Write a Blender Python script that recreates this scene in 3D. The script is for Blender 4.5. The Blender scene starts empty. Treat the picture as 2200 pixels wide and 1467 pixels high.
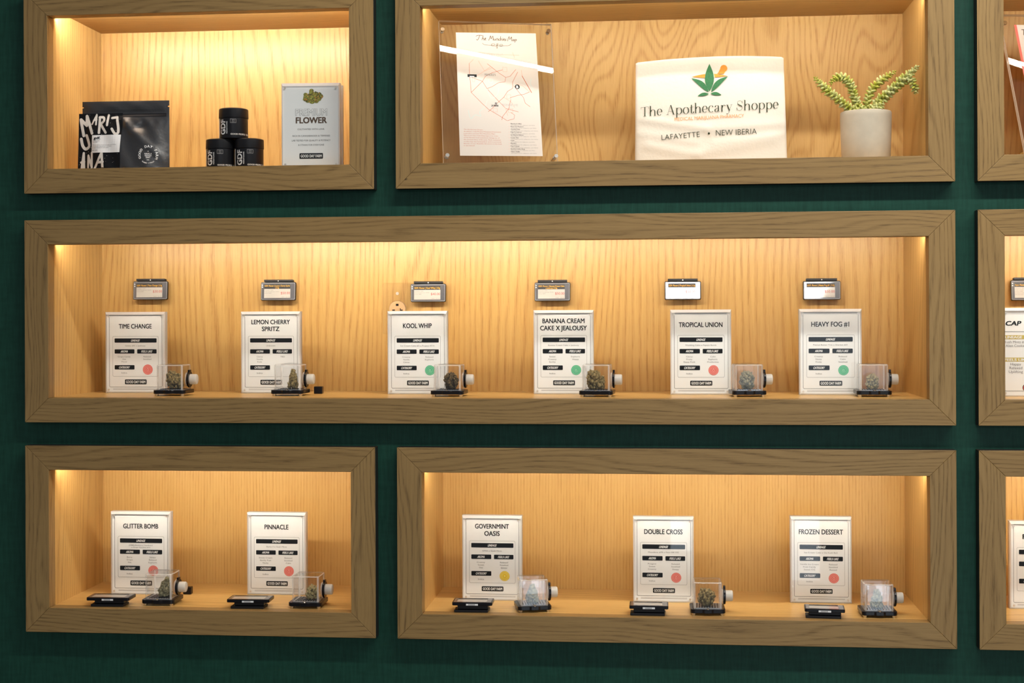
import bpy, bmesh, math, random
from mathutils import Vector, Matrix
from math import pi, sin, cos, tan, radians as R

scene = bpy.context.scene
COL = scene.collection

# ------------------------------------------------------------------ camera
# The wall is the plane y = 0 (front of the oak frames), x to the right, z up.
ZB = 1.45                       # height above the floor of the wall's own zero line
FPX, PCX, PCY = 3100.0, 1100.0, 676.39
YAW, PITCH, ROLL = 0.10198, 0.00094, -0.00411
CAM = Vector((1.41319, -3.09991, 0.06488 + ZB))
FWD = Vector((-sin(YAW) * cos(PITCH), cos(YAW) * cos(PITCH), sin(PITCH)))
_r = Vector((cos(YAW), sin(YAW), 0.0))
_u = _r.cross(FWD)
RIGHT = cos(ROLL) * _r + sin(ROLL) * _u
UP = -sin(ROLL) * _r + cos(ROLL) * _u
cam_data = bpy.data.cameras.new('camera')
cam_data.lens = FPX * 36.0 / 2200.0
cam_data.sensor_width = 36.0
cam_data.shift_y = (PCY - 733.5) / 2200.0
cam_data.clip_start = 0.05
cam = bpy.data.objects.new('camera', cam_data)
COL.objects.link(cam)
cam.matrix_world = Matrix(((RIGHT.x, UP.x, -FWD.x, CAM.x), (RIGHT.y, UP.y, -FWD.y, CAM.y),
                           (RIGHT.z, UP.z, -FWD.z, CAM.z), (0, 0, 0, 1)))
scene.camera = cam


def ray(px, py):
    return (FWD + RIGHT * ((px - PCX) / FPX) - UP * ((py - PCY) / FPX)).normalized()


def at(px, py, y):               # the point at depth y seen at a picture position
    d = ray(px, py)
    return CAM + d * ((y - CAM.y) / d.y)


def on_level(px, py, z):         # the point at height z seen at a picture position
    d = ray(px, py)
    return CAM + d * ((z - CAM.z) / d.z)


# ------------------------------------------------------------------ world, lights, exposure
vs = scene.view_settings
vs.view_transform = 'Standard'
vs.look = 'None'
vs.gamma = 1.0
vs.use_curve_mapping = False
vs.exposure = 0.0
scene.cycles.transparent_max_bounces = 40
scene.cycles.max_bounces = 8
scene.cycles.sample_clamp_indirect = 4.0
world = bpy.data.worlds.new('shop_room')
scene.world = world
world.use_nodes = True
world.node_tree.nodes['Background'].inputs[0].default_value = (0.92, 0.95, 1.0, 1)
world.node_tree.nodes['Background'].inputs[1].default_value = 0.24


def area_light(name, loc, target, sx, sy, power, color, parent=None, spread=pi):
    l = bpy.data.lights.new(name, 'AREA')
    l.shape = 'RECTANGLE'
    l.size, l.size_y = sx, sy
    l.energy, l.color, l.spread = power, color, spread
    o = bpy.data.objects.new(name, l)
    COL.objects.link(o)
    o.location = loc
    d = Vector(target) - Vector(loc)
    z = -d.normalized()
    x = Vector((1, 0, 0))
    y = z.cross(x).normalized()
    x = y.cross(z)
    o.rotation_euler = Matrix((x, y, z)).transposed().to_euler()
    if parent:
        o.parent = parent
    return o


# linear ceiling fixture along the wall, a second one further back, daylight through the shop door
area_light('ceiling_light_near', (2.35, -1.20, 1.70 + ZB), (2.35, -0.55, 0.0 + ZB), 2.6, 0.085, 52.0, (1.0, 0.97, 0.90))
area_light('ceiling_light_far', (2.06, -9.0, 1.72 + ZB), (2.06, -8.99, 0.0 + ZB), 1.60, 1.50, 230.0, (0.93, 0.97, 1.0))
for _x0, _x1, _z0, _z1, _p in ((2.00, 2.16, -1.42, -0.58, 1.7), (2.36, 2.60, -1.42, -0.58, 4.2), (1.46, 1.56, -1.05, -0.55, 0.65), (2.05, 2.60, -0.50, 0.58, 3.0)):
    area_light('daylight_pane', ((_x0 + _x1) / 2, -3.45, (_z0 + _z1) / 2 + ZB), ((_x0 + _x1) / 2, 0, (_z0 + _z1) / 2 + ZB), _x1 - _x0, _z1 - _z0, _p, (0.76, 0.89, 1.0))

LED_COLOR = (1.0, 0.90, 0.77)


# ------------------------------------------------------------------ materials
def new_mat(name):
    m = bpy.data.materials.new(name)
    m.use_nodes = True
    nt = m.node_tree
    b = nt.nodes['Principled BSDF']
    return m, nt, b


def plain(name, col, rough=0.5, metal=0.0, coat=0.0, spec=0.5, noise=0.0, nscale=60.0, bump=0.0):
    m, nt, b = new_mat(name)
    b.inputs['Base Color'].default_value = (*col, 1)
    b.inputs['Roughness'].default_value = rough
    b.inputs['Metallic'].default_value = metal
    b.inputs['Coat Weight'].default_value = coat
    b.inputs['Coat Roughness'].default_value = 0.03
    b.inputs['Specular IOR Level'].default_value = spec
    if noise or bump:
        tc = nt.nodes.new('ShaderNodeTexCoord')
        n = nt.nodes.new('ShaderNodeTexNoise')
        n.inputs['Scale'].default_value = nscale
        n.inputs['Detail'].default_value = 4
        nt.links.new(tc.outputs['Object'], n.inputs['Vector'])
        if noise:
            r = nt.nodes.new('ShaderNodeValToRGB')
            r.color_ramp.elements[0].position = 0.3
            r.color_ramp.elements[1].position = 0.7
            r.color_ramp.elements[0].color = (*[c * (1 - noise) for c in col], 1)
            r.color_ramp.elements[1].color = (*[min(1, c * (1 + noise)) for c in col], 1)
            nt.links.new(n.outputs['Fac'], r.inputs['Fac'])
            nt.links.new(r.outputs['Color'], b.inputs['Base Color'])
        if bump:
            bp = nt.nodes.new('ShaderNodeBump')
            bp.inputs['Strength'].default_value = bump
            bp.inputs['Distance'].default_value = 0.002
            nt.links.new(n.outputs['Fac'], bp.inputs['Height'])
            nt.links.new(bp.outputs['Normal'], b.inputs['Normal'])
    return m


def math_node(nt, op, a, b=None, c=None):
    n = nt.nodes.new('ShaderNodeMath')
    n.operation = op
    for i, v in enumerate((a, b, c)):
        if v is None:
            continue
        if isinstance(v, (int, float)):
            n.inputs[i].default_value = v
        else:
            nt.links.new(v, n.inputs[i])
    return n.outputs[0]


def clear(name, tint=(0.97, 0.98, 0.97), f0=0.04, edge=0.75, rough=0.02):
    """clear acrylic sheet: see-through, with the mirror glint that grows at grazing angles"""
    m = bpy.data.materials.new(name)
    m.use_nodes = True
    nt = m.node_tree
    nt.nodes.clear()
    out = nt.nodes.new('ShaderNodeOutputMaterial')
    tr = nt.nodes.new('ShaderNodeBsdfTransparent')
    tr.inputs[0].default_value = (*tint, 1)
    gl = nt.nodes.new('ShaderNodeBsdfGlossy')
    gl.inputs['Roughness'].default_value = rough
    lw = nt.nodes.new('ShaderNodeLayerWeight')
    f = math_node(nt, 'POWER', lw.outputs['Facing'], 5.0)
    f = math_node(nt, 'MULTIPLY_ADD', f, edge, f0)
    mx = nt.nodes.new('ShaderNodeMixShader')
    nt.links.new(f, mx.inputs[0])
    nt.links.new(tr.outputs[0], mx.inputs[1])
    nt.links.new(gl.outputs[0], mx.inputs[2])
    nt.links.new(mx.outputs[0], out.inputs[0])
    return m


def frosted(name, col, trans=0.5):
    m = bpy.data.materials.new(name)
    m.use_nodes = True
    nt = m.node_tree
    nt.nodes.clear()
    out = nt.nodes.new('ShaderNodeOutputMaterial')
    d = nt.nodes.new('ShaderNodeBsdfPrincipled')
    d.inputs['Base Color'].default_value = (*col, 1)
    d.inputs['Roughness'].default_value = 0.25
    t = nt.nodes.new('ShaderNodeBsdfTranslucent')
    t.inputs[0].default_value = (*col, 1)
    mx = nt.nodes.new('ShaderNodeMixShader')
    mx.inputs[0].default_value = trans
    nt.links.new(d.outputs[0], mx.inputs[1])
    nt.links.new(t.outputs[0], mx.inputs[2])
    nt.links.new(mx.outputs[0], out.inputs[0])
    return m


def oak(name, light, dark, pore, arcs=6.0, straight=28.0, seed=0.0, contrast=1.0, rough=0.45, knots=False, stretch=0.9, across=5.0):
    """oak veneer: growth lines as contours of a stretched noise field, plus short pores; UV u runs with the grain"""
    m, nt, b = new_mat(name)
    N, L = nt.nodes.new, nt.links.new
    uv = N('ShaderNodeUVMap')
    uv.uv_map = 'grain'
    info = N('ShaderNodeObjectInfo')
    mul = N('ShaderNodeVectorMath')
    mul.operation = 'SCALE'
    mul.inputs[0].default_value = (37.0, 23.0, 11.0)
    L(info.outputs['Random'], mul.inputs['Scale'])
    add = N('ShaderNodeVectorMath')
    add.operation = 'ADD'
    L(uv.outputs['UV'], add.inputs[0])
    L(mul.outputs[0], add.inputs[1])
    add2 = N('ShaderNodeVectorMath')
    add2.operation = 'ADD'
    add2.inputs[1].default_value = (seed, seed * 1.7, 0)
    L(add.outputs[0], add2.inputs[0])
    P = add2.outputs[0]

    def scaled(su, sv):
        mp = N('ShaderNodeMapping')
        mp.inputs['Scale'].default_value = (su, sv, 1)
        L(P, mp.inputs['Vector'])
        return mp.outputs[0]

    def noise(vec, detail=2.0, rough_=0.5):
        n = N('ShaderNodeTexNoise')
        n.inputs['Scale'].default_value = 1.0
        n.inputs['Detail'].default_value = detail
        n.inputs['Roughness'].default_value = rough_
        L(vec, n.inputs['Vector'])
        return n.outputs['Fac']
    field = noise(scaled(stretch, across), 1.0)
    wob = noise(scaled(9.0, 60.0), 3.0)
    sep = N('ShaderNodeSeparateXYZ')
    L(P, sep.inputs[0])
    ph = math_node(nt, 'MULTIPLY', field, arcs * 2 * pi)
    ph = math_node(nt, 'MULTIPLY_ADD', sep.outputs['Y'], straight * 2 * pi, ph)
    ph = math_node(nt, 'MULTIPLY_ADD', wob, 2.6, ph)
    ring = math_node(nt, 'SINE', ph)
    ring = math_node(nt, 'MULTIPLY_ADD', ring, 0.5, 0.5)
    ring = math_node(nt, 'POWER', ring, 3.2)
    pores = noise(scaled(16.0, 480.0), 3.0, 0.65)
    pr = N('ShaderNodeValToRGB')
    pr.color_ramp.elements[0].position = 0.51
    pr.color_ramp.elements[1].position = 0.60
    L(pores, pr.inputs['Fac'])
    pf = math_node(nt, 'MULTIPLY_ADD', ring, 0.75, 0.25)
    pf = math_node(nt, 'MULTIPLY', pf, pr.outputs['Color'])
    broad = noise(scaled(1.1, 9.0), 2.0)
    fine = noise(scaled(5.0, 240.0), 3.0)
    t = math_node(nt, 'MULTIPLY_ADD', ring, 0.6 * contrast, math_node(nt, 'MULTIPLY', math_node(nt, 'SUBTRACT', broad, 0.35), 0.9))
    t = math_node(nt, 'ADD', t, math_node(nt, 'MULTIPLY', math_node(nt, 'SUBTRACT', fine, 0.5), 0.8 * contrast))
    cl = N('ShaderNodeClamp')
    L(t, cl.inputs[0])
    mix = N('ShaderNodeMix')
    mix.data_type = 'RGBA'
    mix.inputs[6].default_value = (*light, 1)
    mix.inputs[7].default_value = (*dark, 1)
    L(cl.outputs[0], mix.inputs[0])
    mix2 = N('ShaderNodeMix')
    mix2.data_type = 'RGBA'
    mix2.inputs[7].default_value = (*pore, 1)
    L(mix.outputs[2], mix2.inputs[6])
    L(math_node(nt, 'MULTIPLY', pf, 0.9 * contrast), mix2.inputs[0])
    colour = mix2.outputs[2]
    if knots:
        vo = N('ShaderNodeTexVoronoi')
        vo.inputs['Scale'].default_value = 1.0
        L(scaled(5.0, 11.0), vo.inputs['Vector'])
        kr = N('ShaderNodeValToRGB')
        kr.color_ramp.elements[0].position = 0.012
        kr.color_ramp.elements[0].color = (1, 1, 1, 1)
        kr.color_ramp.elements[1].position = 0.04
        kr.color_ramp.elements[1].color = (0, 0, 0, 1)
        L(vo.outputs['Distance'], kr.inputs['Fac'])
        mix3 = N('ShaderNodeMix')
        mix3.data_type = 'RGBA'
        L(kr.outputs['Color'], mix3.inputs[0])
        L(colour, mix3.inputs[6])
        mix3.inputs[7].default_value = (0.035, 0.02, 0.01, 1)
        colour = mix3.outputs[2]
    L(colour, b.inputs['Base Color'])
    b.inputs['Roughness'].default_value = rough
    b.inputs['Specular IOR Level'].default_value = 0.35
    bp = N('ShaderNodeBump')
    bp.inputs['Strength'].default_value = 0.25
    bp.inputs['Distance'].default_value = 0.0006
    bp.invert = True
    L(pf, bp.inputs['Height'])
    L(bp.outputs['Normal'], b.inputs['Normal'])
    return m


OAK_IN = oak('oak_veneer', (0.62, 0.395, 0.138), (0.48, 0.27, 0.075), (0.35, 0.18, 0.04), arcs=12, straight=58, contrast=0.75, rough=0.32)
OAK_FINE = oak('oak_veneer_fine', (0.60, 0.375, 0.128), (0.49, 0.275, 0.078), (0.38, 0.20, 0.046), arcs=4, straight=135, contrast=0.65, rough=0.32)
OAK_ARC = oak('oak_veneer_flame', (0.63, 0.405, 0.148), (0.47, 0.265, 0.075), (0.36, 0.185, 0.042), arcs=30, straight=22, contrast=0.75, stretch=1.7)
OAK_RAIL = oak('oak_frame', (0.345, 0.213, 0.078), (0.225, 0.131, 0.044), (0.120, 0.066, 0.021), arcs=9, straight=75, contrast=0.72, rough=0.42, knots=True, stretch=2.0, across=13.0)
RAIL_SIDE = plain('rail_edge_shadow', (0.012, 0.012, 0.010), 0.6)  # shadow line around the frames, put into the rails' outer faces as colour
BLACK = plain('black_plastic', (0.005, 0.005, 0.007), 0.25, spec=0.3)
BLACK_MATTE = plain('matte_black', (0.008, 0.008, 0.010), 0.42, spec=0.3)
INK = plain('black_ink', (0.006, 0.007, 0.009), 0.5, spec=0.15)
GREY_INK = plain('grey_ink', (0.20, 0.19, 0.19), 0.6)
PALE_INK = plain('pale_grey_ink', (0.45, 0.43, 0.42), 0.6)
BROWN_INK = plain('brown_ink', (0.10, 0.055, 0.03), 0.6)
RED_INK = plain('map_red_ink', (0.55, 0.12, 0.05), 0.6)
PALE_RED = plain('pale_red_ink', (0.80, 0.42, 0.33), 0.6)
CORAL = plain('coral_ink', (0.83, 0.16, 0.13), 0.6)
PALE_CORAL = plain('pale_coral_ink', (0.88, 0.46, 0.41), 0.6)
SEAL_GREEN = plain('seal_green_ink', (0.06, 0.48, 0.24), 0.6)
PALE_GREEN = plain('pale_green_ink', (0.38, 0.72, 0.52), 0.6)
SEAL_YELLOW = plain('seal_yellow_ink', (0.88, 0.62, 0.02), 0.6)
PALE_YELLOW = plain('pale_yellow_ink', (0.92, 0.80, 0.30), 0.6)
GOLD_INK = plain('gold_ink', (0.60, 0.46, 0.10), 0.6)
AQUA_INK = plain('aqua_ink', (0.55, 0.72, 0.70), 0.6)
PAPER = plain('white_card', (0.90, 0.895, 0.885), 0.5)
MAP_PAPER = plain('map_paper', (0.68, 0.64, 0.605), 0.6)
WHITE_INK = plain('white_ink', (0.86, 0.86, 0.85), 0.45)
CREAM_INK = plain('cream_ink', (0.72, 0.68, 0.62), 0.5)
ACRYLIC = clear('clear_acrylic')
ACRYLIC_MAP = clear('clear_acrylic_sheet', (0.985, 0.985, 0.975), 0.045, 0.8, 0.01)
ACRYLIC_CUBE = clear('clear_acrylic_cube', (0.992, 0.994, 0.996), 0.034, 0.55, 0.015)
ACRYLIC_EDGE = frosted('acrylic_edge', (0.92, 0.93, 0.93), 0.55)
CUBE_EDGE = bpy.data.materials.new('cube_edge')  # pale light refracted in the cube's edges, painted in as a whitish tint
CUBE_EDGE.use_nodes = True
_nt = CUBE_EDGE.node_tree
_nt.nodes.clear()
_o, _t, _d, _x = (_nt.nodes.new(k) for k in ('ShaderNodeOutputMaterial', 'ShaderNodeBsdfTransparent', 'ShaderNodeBsdfPrincipled', 'ShaderNodeMixShader'))
_d.inputs['Base Color'].default_value = (0.9, 0.86, 0.80, 1)
_d.inputs['Roughness'].default_value = 0.15
_x.inputs[0].default_value = 0.30
_nt.links.new(_t.outputs[0], _x.inputs[1])
_nt.links.new(_d.outputs[0], _x.inputs[2])
_nt.links.new(_x.outputs[0], _o.inputs[0])
SILICONE = frosted('white_silicone', (0.82, 0.80, 0.74), 0.45)
STEEL = plain('polished_steel', (0.62, 0.58, 0.52), 0.18, 1.0)
MAGNET = plain('magnet_silver', (0.75, 0.70, 0.62), 0.3, 0.7)
TRAY = plain('silver_tray', (0.42, 0.43, 0.45), 0.35, 0.6)
LABEL_GREY = plain('label_housing_grey', (0.10, 0.10, 0.115), 0.35, coat=0.6)
LABEL_RIM = plain('label_rim_grey', (0.22, 0.225, 0.24), 0.4)
SCREEN = plain('paper_screen', (0.55, 0.53, 0.48), 0.30, coat=1.0)
SCREEN_DARK = plain('screen_bezel', (0.105, 0.108, 0.12), 0.25, coat=1.0)
SCREEN_BLACK = plain('screen_black_ink', (0.010, 0.009, 0.008), 0.35)
SCREEN_AMBER = plain('screen_amber_ink', (0.75, 0.40, 0.02), 0.5)
SCREEN_RED = plain('screen_red_ink', (0.42, 0.03, 0.02), 0.5)
POUCH = plain('black_pouch_film', (0.016, 0.016, 0.018), 0.36, spec=1.0, bump=0.6, nscale=45)
JAR = plain('jar_black', (0.007, 0.007, 0.009), 0.36, spec=0.3)
CONCRETE = plain('pale_clay', (0.54, 0.47, 0.36), 0.75, noise=0.06, nscale=40, bump=0.15)
SOIL = plain('potting_soil', (0.05, 0.035, 0.02), 0.9, noise=0.4, nscale=200)
CANVAS = plain('cream_canvas', (0.73, 0.69, 0.61), 0.85, bump=0.25, nscale=160)
TOTE_GREEN = plain('tote_green_ink', (0.025, 0.16, 0.055), 0.7, noise=0.3, nscale=500)
TOTE_DARK = plain('tote_dark_ink', (0.022, 0.035, 0.012), 0.7)
TOTE_ORANGE = plain('tote_orange_ink', (0.85, 0.30, 0.035), 0.7)
BUD_PRINTS = [plain('bud_print_%s' % n, c, 0.6) for n, c in
              (('olive', (0.23, 0.22, 0.03)), ('lime', (0.42, 0.42, 0.07)), ('shade', (0.06, 0.06, 0.012)), ('orange', (0.50, 0.24, 0.03)))]


def wall_paint():
    m, nt, b = new_mat('green_wall_paint')
    N, L = nt.nodes.new, nt.links.new
    tc = N('ShaderNodeTexCoord')

    def nz(sx, sz, scale, det):
        mp = N('ShaderNodeMapping')
        mp.inputs['Scale'].default_value = (sx, 1, sz)
        L(tc.outputs['Object'], mp.inputs['Vector'])
        n = N('ShaderNodeTexNoise')
        n.inputs['Scale'].default_value = scale
        n.inputs['Detail'].default_value = det
        L(mp.outputs[0], n.inputs['Vector'])
        return n.outputs['Fac']
    a = nz(1.0, 0.12, 160, 4)
    c = nz(0.25, 1.0, 90, 4)
    s = math_node(nt, 'ADD', a, math_node(nt, 'MULTIPLY', c, 0.6))
    r = N('ShaderNodeValToRGB')
    r.color_ramp.elements[0].position = 0.55
    r.color_ramp.elements[0].color = (0.007, 0.045, 0.029, 1)
    r.color_ramp.elements[1].position = 1.05
    r.color_ramp.elements[1].color = (0.011, 0.064, 0.042, 1)
    L(s, r.inputs['Fac'])
    L(r.outputs['Color'], b.inputs['Base Color'])
    b.inputs['Roughness'].default_value = 0.5
    b.inputs['Specular IOR Level'].default_value = 0.2
    bp = N('ShaderNodeBump')
    bp.inputs['Strength'].default_value = 0.35
    bp.inputs['Distance'].default_value = 0.0012
    L(s, bp.inputs['Height'])
    L(bp.outputs['Normal'], b.inputs['Normal'])
    return m


WALL = wall_paint()


def bud_material(name, dark, mid, light):
    m, nt, b = new_mat(name)
    N, L = nt.nodes.new, nt.links.new
    tc = N('ShaderNodeTexCoord')
    n = N('ShaderNodeTexNoise')
    n.inputs['Scale'].default_value = 260
    n.inputs['Detail'].default_value = 5
    n.inputs['Roughness'].default_value = 0.7
    L(tc.outputs['Object'], n.inputs['Vector'])
    r = N('ShaderNodeValToRGB')
    e = r.color_ramp.elements
    e[0].position, e[0].color = 0.34, (*dark, 1)
    e[1].position, e[1].color = 0.66, (*light, 1)
    k = e.new(0.5)
    k.color = (*mid, 1)
    L(n.outputs['Fac'], r.inputs['Fac'])
    L(r.outputs['Color'], b.inputs['Base Color'])
    b.inputs['Roughness'].default_value = 0.85
    bp = N('ShaderNodeBump')
    bp.inputs['Strength'].default_value = 0.9
    bp.inputs['Distance'].default_value = 0.003
    L(n.outputs['Fac'], bp.inputs['Height'])
    L(bp.outputs['Normal'], b.inputs['Normal'])
    return m


BUD_OLIVE = bud_material('bud_olive', (0.05, 0.038, 0.012), (0.24, 0.175, 0.062), (0.50, 0.38, 0.17))
BUD_DARK = bud_material('bud_dark', (0.022, 0.015, 0.006), (0.10, 0.066, 0.024), (0.28, 0.19, 0.075))
BUD_PALE = bud_material('bud_pale', (0.09, 0.07, 0.025), (0.34, 0.27, 0.11), (0.62, 0.50, 0.25))
BUD_GREY = bud_material('bud_grey_green', (0.07, 0.066, 0.035), (0.26, 0.23, 0.12), (0.50, 0.44, 0.26))


def leaf_material():
    m, nt, b = new_mat('succulent_leaf')
    N, L = nt.nodes.new, nt.links.new
    tc = N('ShaderNodeTexCoord')
    n = N('ShaderNodeTexNoise')
    n.inputs['Scale'].default_value = 55
    n.inputs['Detail'].default_value = 2
    L(tc.outputs['Object'], n.inputs['Vector'])
    r = N('ShaderNodeValToRGB')
    r.color_ramp.elements[0].position, r.color_ramp.elements[0].color = 0.38, (0.42, 0.44, 0.05, 1)
    r.color_ramp.elements[1].position, r.color_ramp.elements[1].color = 0.64, (0.60, 0.61, 0.27, 1)
    L(n.outputs['Fac'], r.inputs['Fac'])
    L(r.outputs['Color'], b.inputs['Base Color'])
    b.inputs['Roughness'].default_value = 0.5
    b.inputs['Subsurface Weight'].default_value = 0.12
    b.inputs['Subsurface Radius'].default_value = (0.004, 0.006, 0.002)
    return m


LEAF = leaf_material()


# ------------------------------------------------------------------ object helpers
class MB:
    """collects faces and links them as one mesh object"""

    def __init__(self):
        self.v, self.f, self.m = [], [], []

    def add(self, vs_, fs, mat=0):
        k = len(self.v)
        self.v += [tuple(p) for p in vs_]
        self.f += [tuple(i + k for i in f) for f in fs]
        self.m += [mat] * len(fs)

    def box(self, x0, x1, y0, y1, z0, z1, mat=0):
        self.add([(x0, y0, z0), (x1, y0, z0), (x1, y1, z0), (x0, y1, z0), (x0, y0, z1), (x1, y0, z1), (x1, y1, z1), (x0, y1, z1)],
                 [(0, 3, 2, 1), (4, 5, 6, 7), (0, 1, 5, 4), (1, 2, 6, 5), (2, 3, 7, 6), (3, 0, 4, 7)], mat)

    def prism(self, pts, lo, hi, axis='z', mat=0):
        """a flat outline pushed along an axis: 'z' outlines are (x, y), 'y' outlines are (x, z), 'x' outlines are (y, z)"""
        n = len(pts)
        mk = {'z': lambda p, t: (p[0], p[1], t), 'y': lambda p, t: (p[0], t, p[1]), 'x': lambda p, t: (t, p[0], p[1])}[axis]
        vs_ = [mk(p, lo) for p in pts] + [mk(p, hi) for p in pts]
        fs = [tuple(range(n - 1, -1, -1)), tuple(range(n, 2 * n))] + [(i, (i + 1) % n, (i + 1) % n + n, i + n) for i in range(n)]
        self.add(vs_, fs, mat)

    def lathe(self, prof, n=32, axis='z', c=(0, 0, 0), mat=0, cap=True):
        vs_, fs = [], []
        for r, h in prof:
            for i in range(n):
                a = 2 * pi * i / n
                p = (r * cos(a), r * sin(a), h)
                if axis == 'x':
                    p = (p[2], p[0], p[1])
                elif axis == 'y':
                    p = (p[0], p[2], p[1])
                vs_.append((p[0] + c[0], p[1] + c[1], p[2] + c[2]))
        for k in range(len(prof) - 1):
            for i in range(n):
                j = (i + 1) % n
                fs.append((k * n + i, k * n + j, (k + 1) * n + j, (k + 1) * n + i))
        if cap:
            fs.append(tuple(range(n - 1, -1, -1)))
            fs.append(tuple(range((len(prof) - 1) * n, len(prof) * n)))
        self.add(vs_, fs, mat)

    def build(self, name, mats, parent=None, smooth=False, grain=None, loc=None, fix=True):
        me = bpy.data.meshes.new(name)
        me.from_pydata(self.v, [], self.f)
        mats = mats if isinstance(mats, (list, tuple)) else [mats]
        for m in mats:
            me.materials.append(m)
        me.polygons.foreach_set('material_index', self.m)
        if fix:
            bm = bmesh.new()
            bm.from_mesh(me)
            bmesh.ops.recalc_face_normals(bm, faces=bm.faces)
            bm.to_mesh(me)
            bm.free()
        if smooth:
            me.polygons.foreach_set('use_smooth', [True] * len(me.polygons))
            if smooth != 'all':
                me.set_sharp_from_angle(angle=R(35))
        if grain is not None:
            uvl = me.uv_layers.new(name='grain')
            for lp in me.loops:
                co = me.vertices[lp.vertex_index].co
                if grain == 'x':
                    uvl.data[lp.index].uv = (co.x, co.z + co.y)
                else:
                    uvl.data[lp.index].uv = (co.z, co.x + co.y)
        me.update()
        o = bpy.data.objects.new(name, me)
        COL.objects.link(o)
        if parent:
            o.parent = parent
        if loc:
            o.location = loc
        return o


def bevel(o, w, seg=2, angle=35):
    md = o.modifiers.new('soft_edges', 'BEVEL')
    md.width, md.segments, md.limit_method, md.angle_limit = w, seg, 'ANGLE', R(angle)
    return o


def thing(name, label, cat, loc, rotz=0.0, group=None):
    o = bpy.data.objects.new(name, None)
    COL.objects.link(o)
    o.empty_display_size = 0.02
    o.location = loc
    o.rotation_euler = (0, 0, rotz)
    o['label'], o['category'] = label, cat
    if group:
        o['group'] = group
    return o


def tag(o, label, cat, group=None):
    o['label'], o['category'] = label, cat
    if group:
        o['group'] = group
    return o


def copy_tree(o, parent=None):
    c = o.copy()
    COL.objects.link(c)
    c.parent = parent
    for ch in list(o.children):
        copy_tree(ch, c)
    return c


def rounded(x0, x1, z0, z1, r, n=5):
    pts = []
    for cx, cz, a0 in ((x1 - r, z0 + r, -90), (x1 - r, z1 - r, 0), (x0 + r, z1 - r, 90), (x0 + r, z0 + r, 180)):
        for i in range(n + 1):
            a = R(a0 + 90 * i / n)
            pts.append((cx + r * cos(a), cz + r * sin(a)))
    return pts


# ------------------------------------------------------------------ printing (flat ink on cards, cloth and jars)
_font_cache = {}


def glyphs(s, bold=0.0, res=3):
    key = (s, round(bold, 4), res)
    if key not in _font_cache:
        c = bpy.data.curves.new('lettering', 'FONT')
        c.body, c.offset, c.resolution_u = s, min(bold, 0.0), res
        o = bpy.data.objects.new('lettering', c)
        COL.objects.link(o)
        dg = bpy.context.evaluated_depsgraph_get()
        me = bpy.data.meshes.new_from_object(o.evaluated_get(dg))
        v = [(p.co.x, p.co.y) for p in me.vertices]
        f = [tuple(p.vertices) for p in me.polygons]
        if bold > 0:
            v0, f0_, n0 = v, f, len(v)
            v, f = [], []
            for k, (ox, oy) in enumerate(((-1, -1), (1, -1), (1, 1), (-1, 1), (0, 0))):
                v += [(x + ox * bold, y + oy * bold * 0.6) for x, y in v0]
            f = f0_
        bpy.data.objects.remove(o)
        bpy.data.curves.remove(c)
        bpy.data.meshes.remove(me)
        _font_cache[key] = (v, f)
    return _font_cache[key]


def smooth_path(pts, n=6):
    if len(pts) < 3:
        return list(pts)
    P = [pts[0]] + list(pts) + [pts[-1]]
    out = []
    for i in range(1, len(P) - 2):
        p0, p1, p2, p3 = P[i - 1:i + 3]
        for k in range(n):
            t = k / n
            out.append(tuple(0.5 * (2 * p1[j] + (p2[j] - p0[j]) * t + (2 * p0[j] - 5 * p1[j] + 4 * p2[j] - p3[j]) * t * t +
                                    (3 * p1[j] - p0[j] - 3 * p2[j] + p3[j]) * t ** 3) for j in range(2)))
    out.append(tuple(pts[-1]))
    return out


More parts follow.
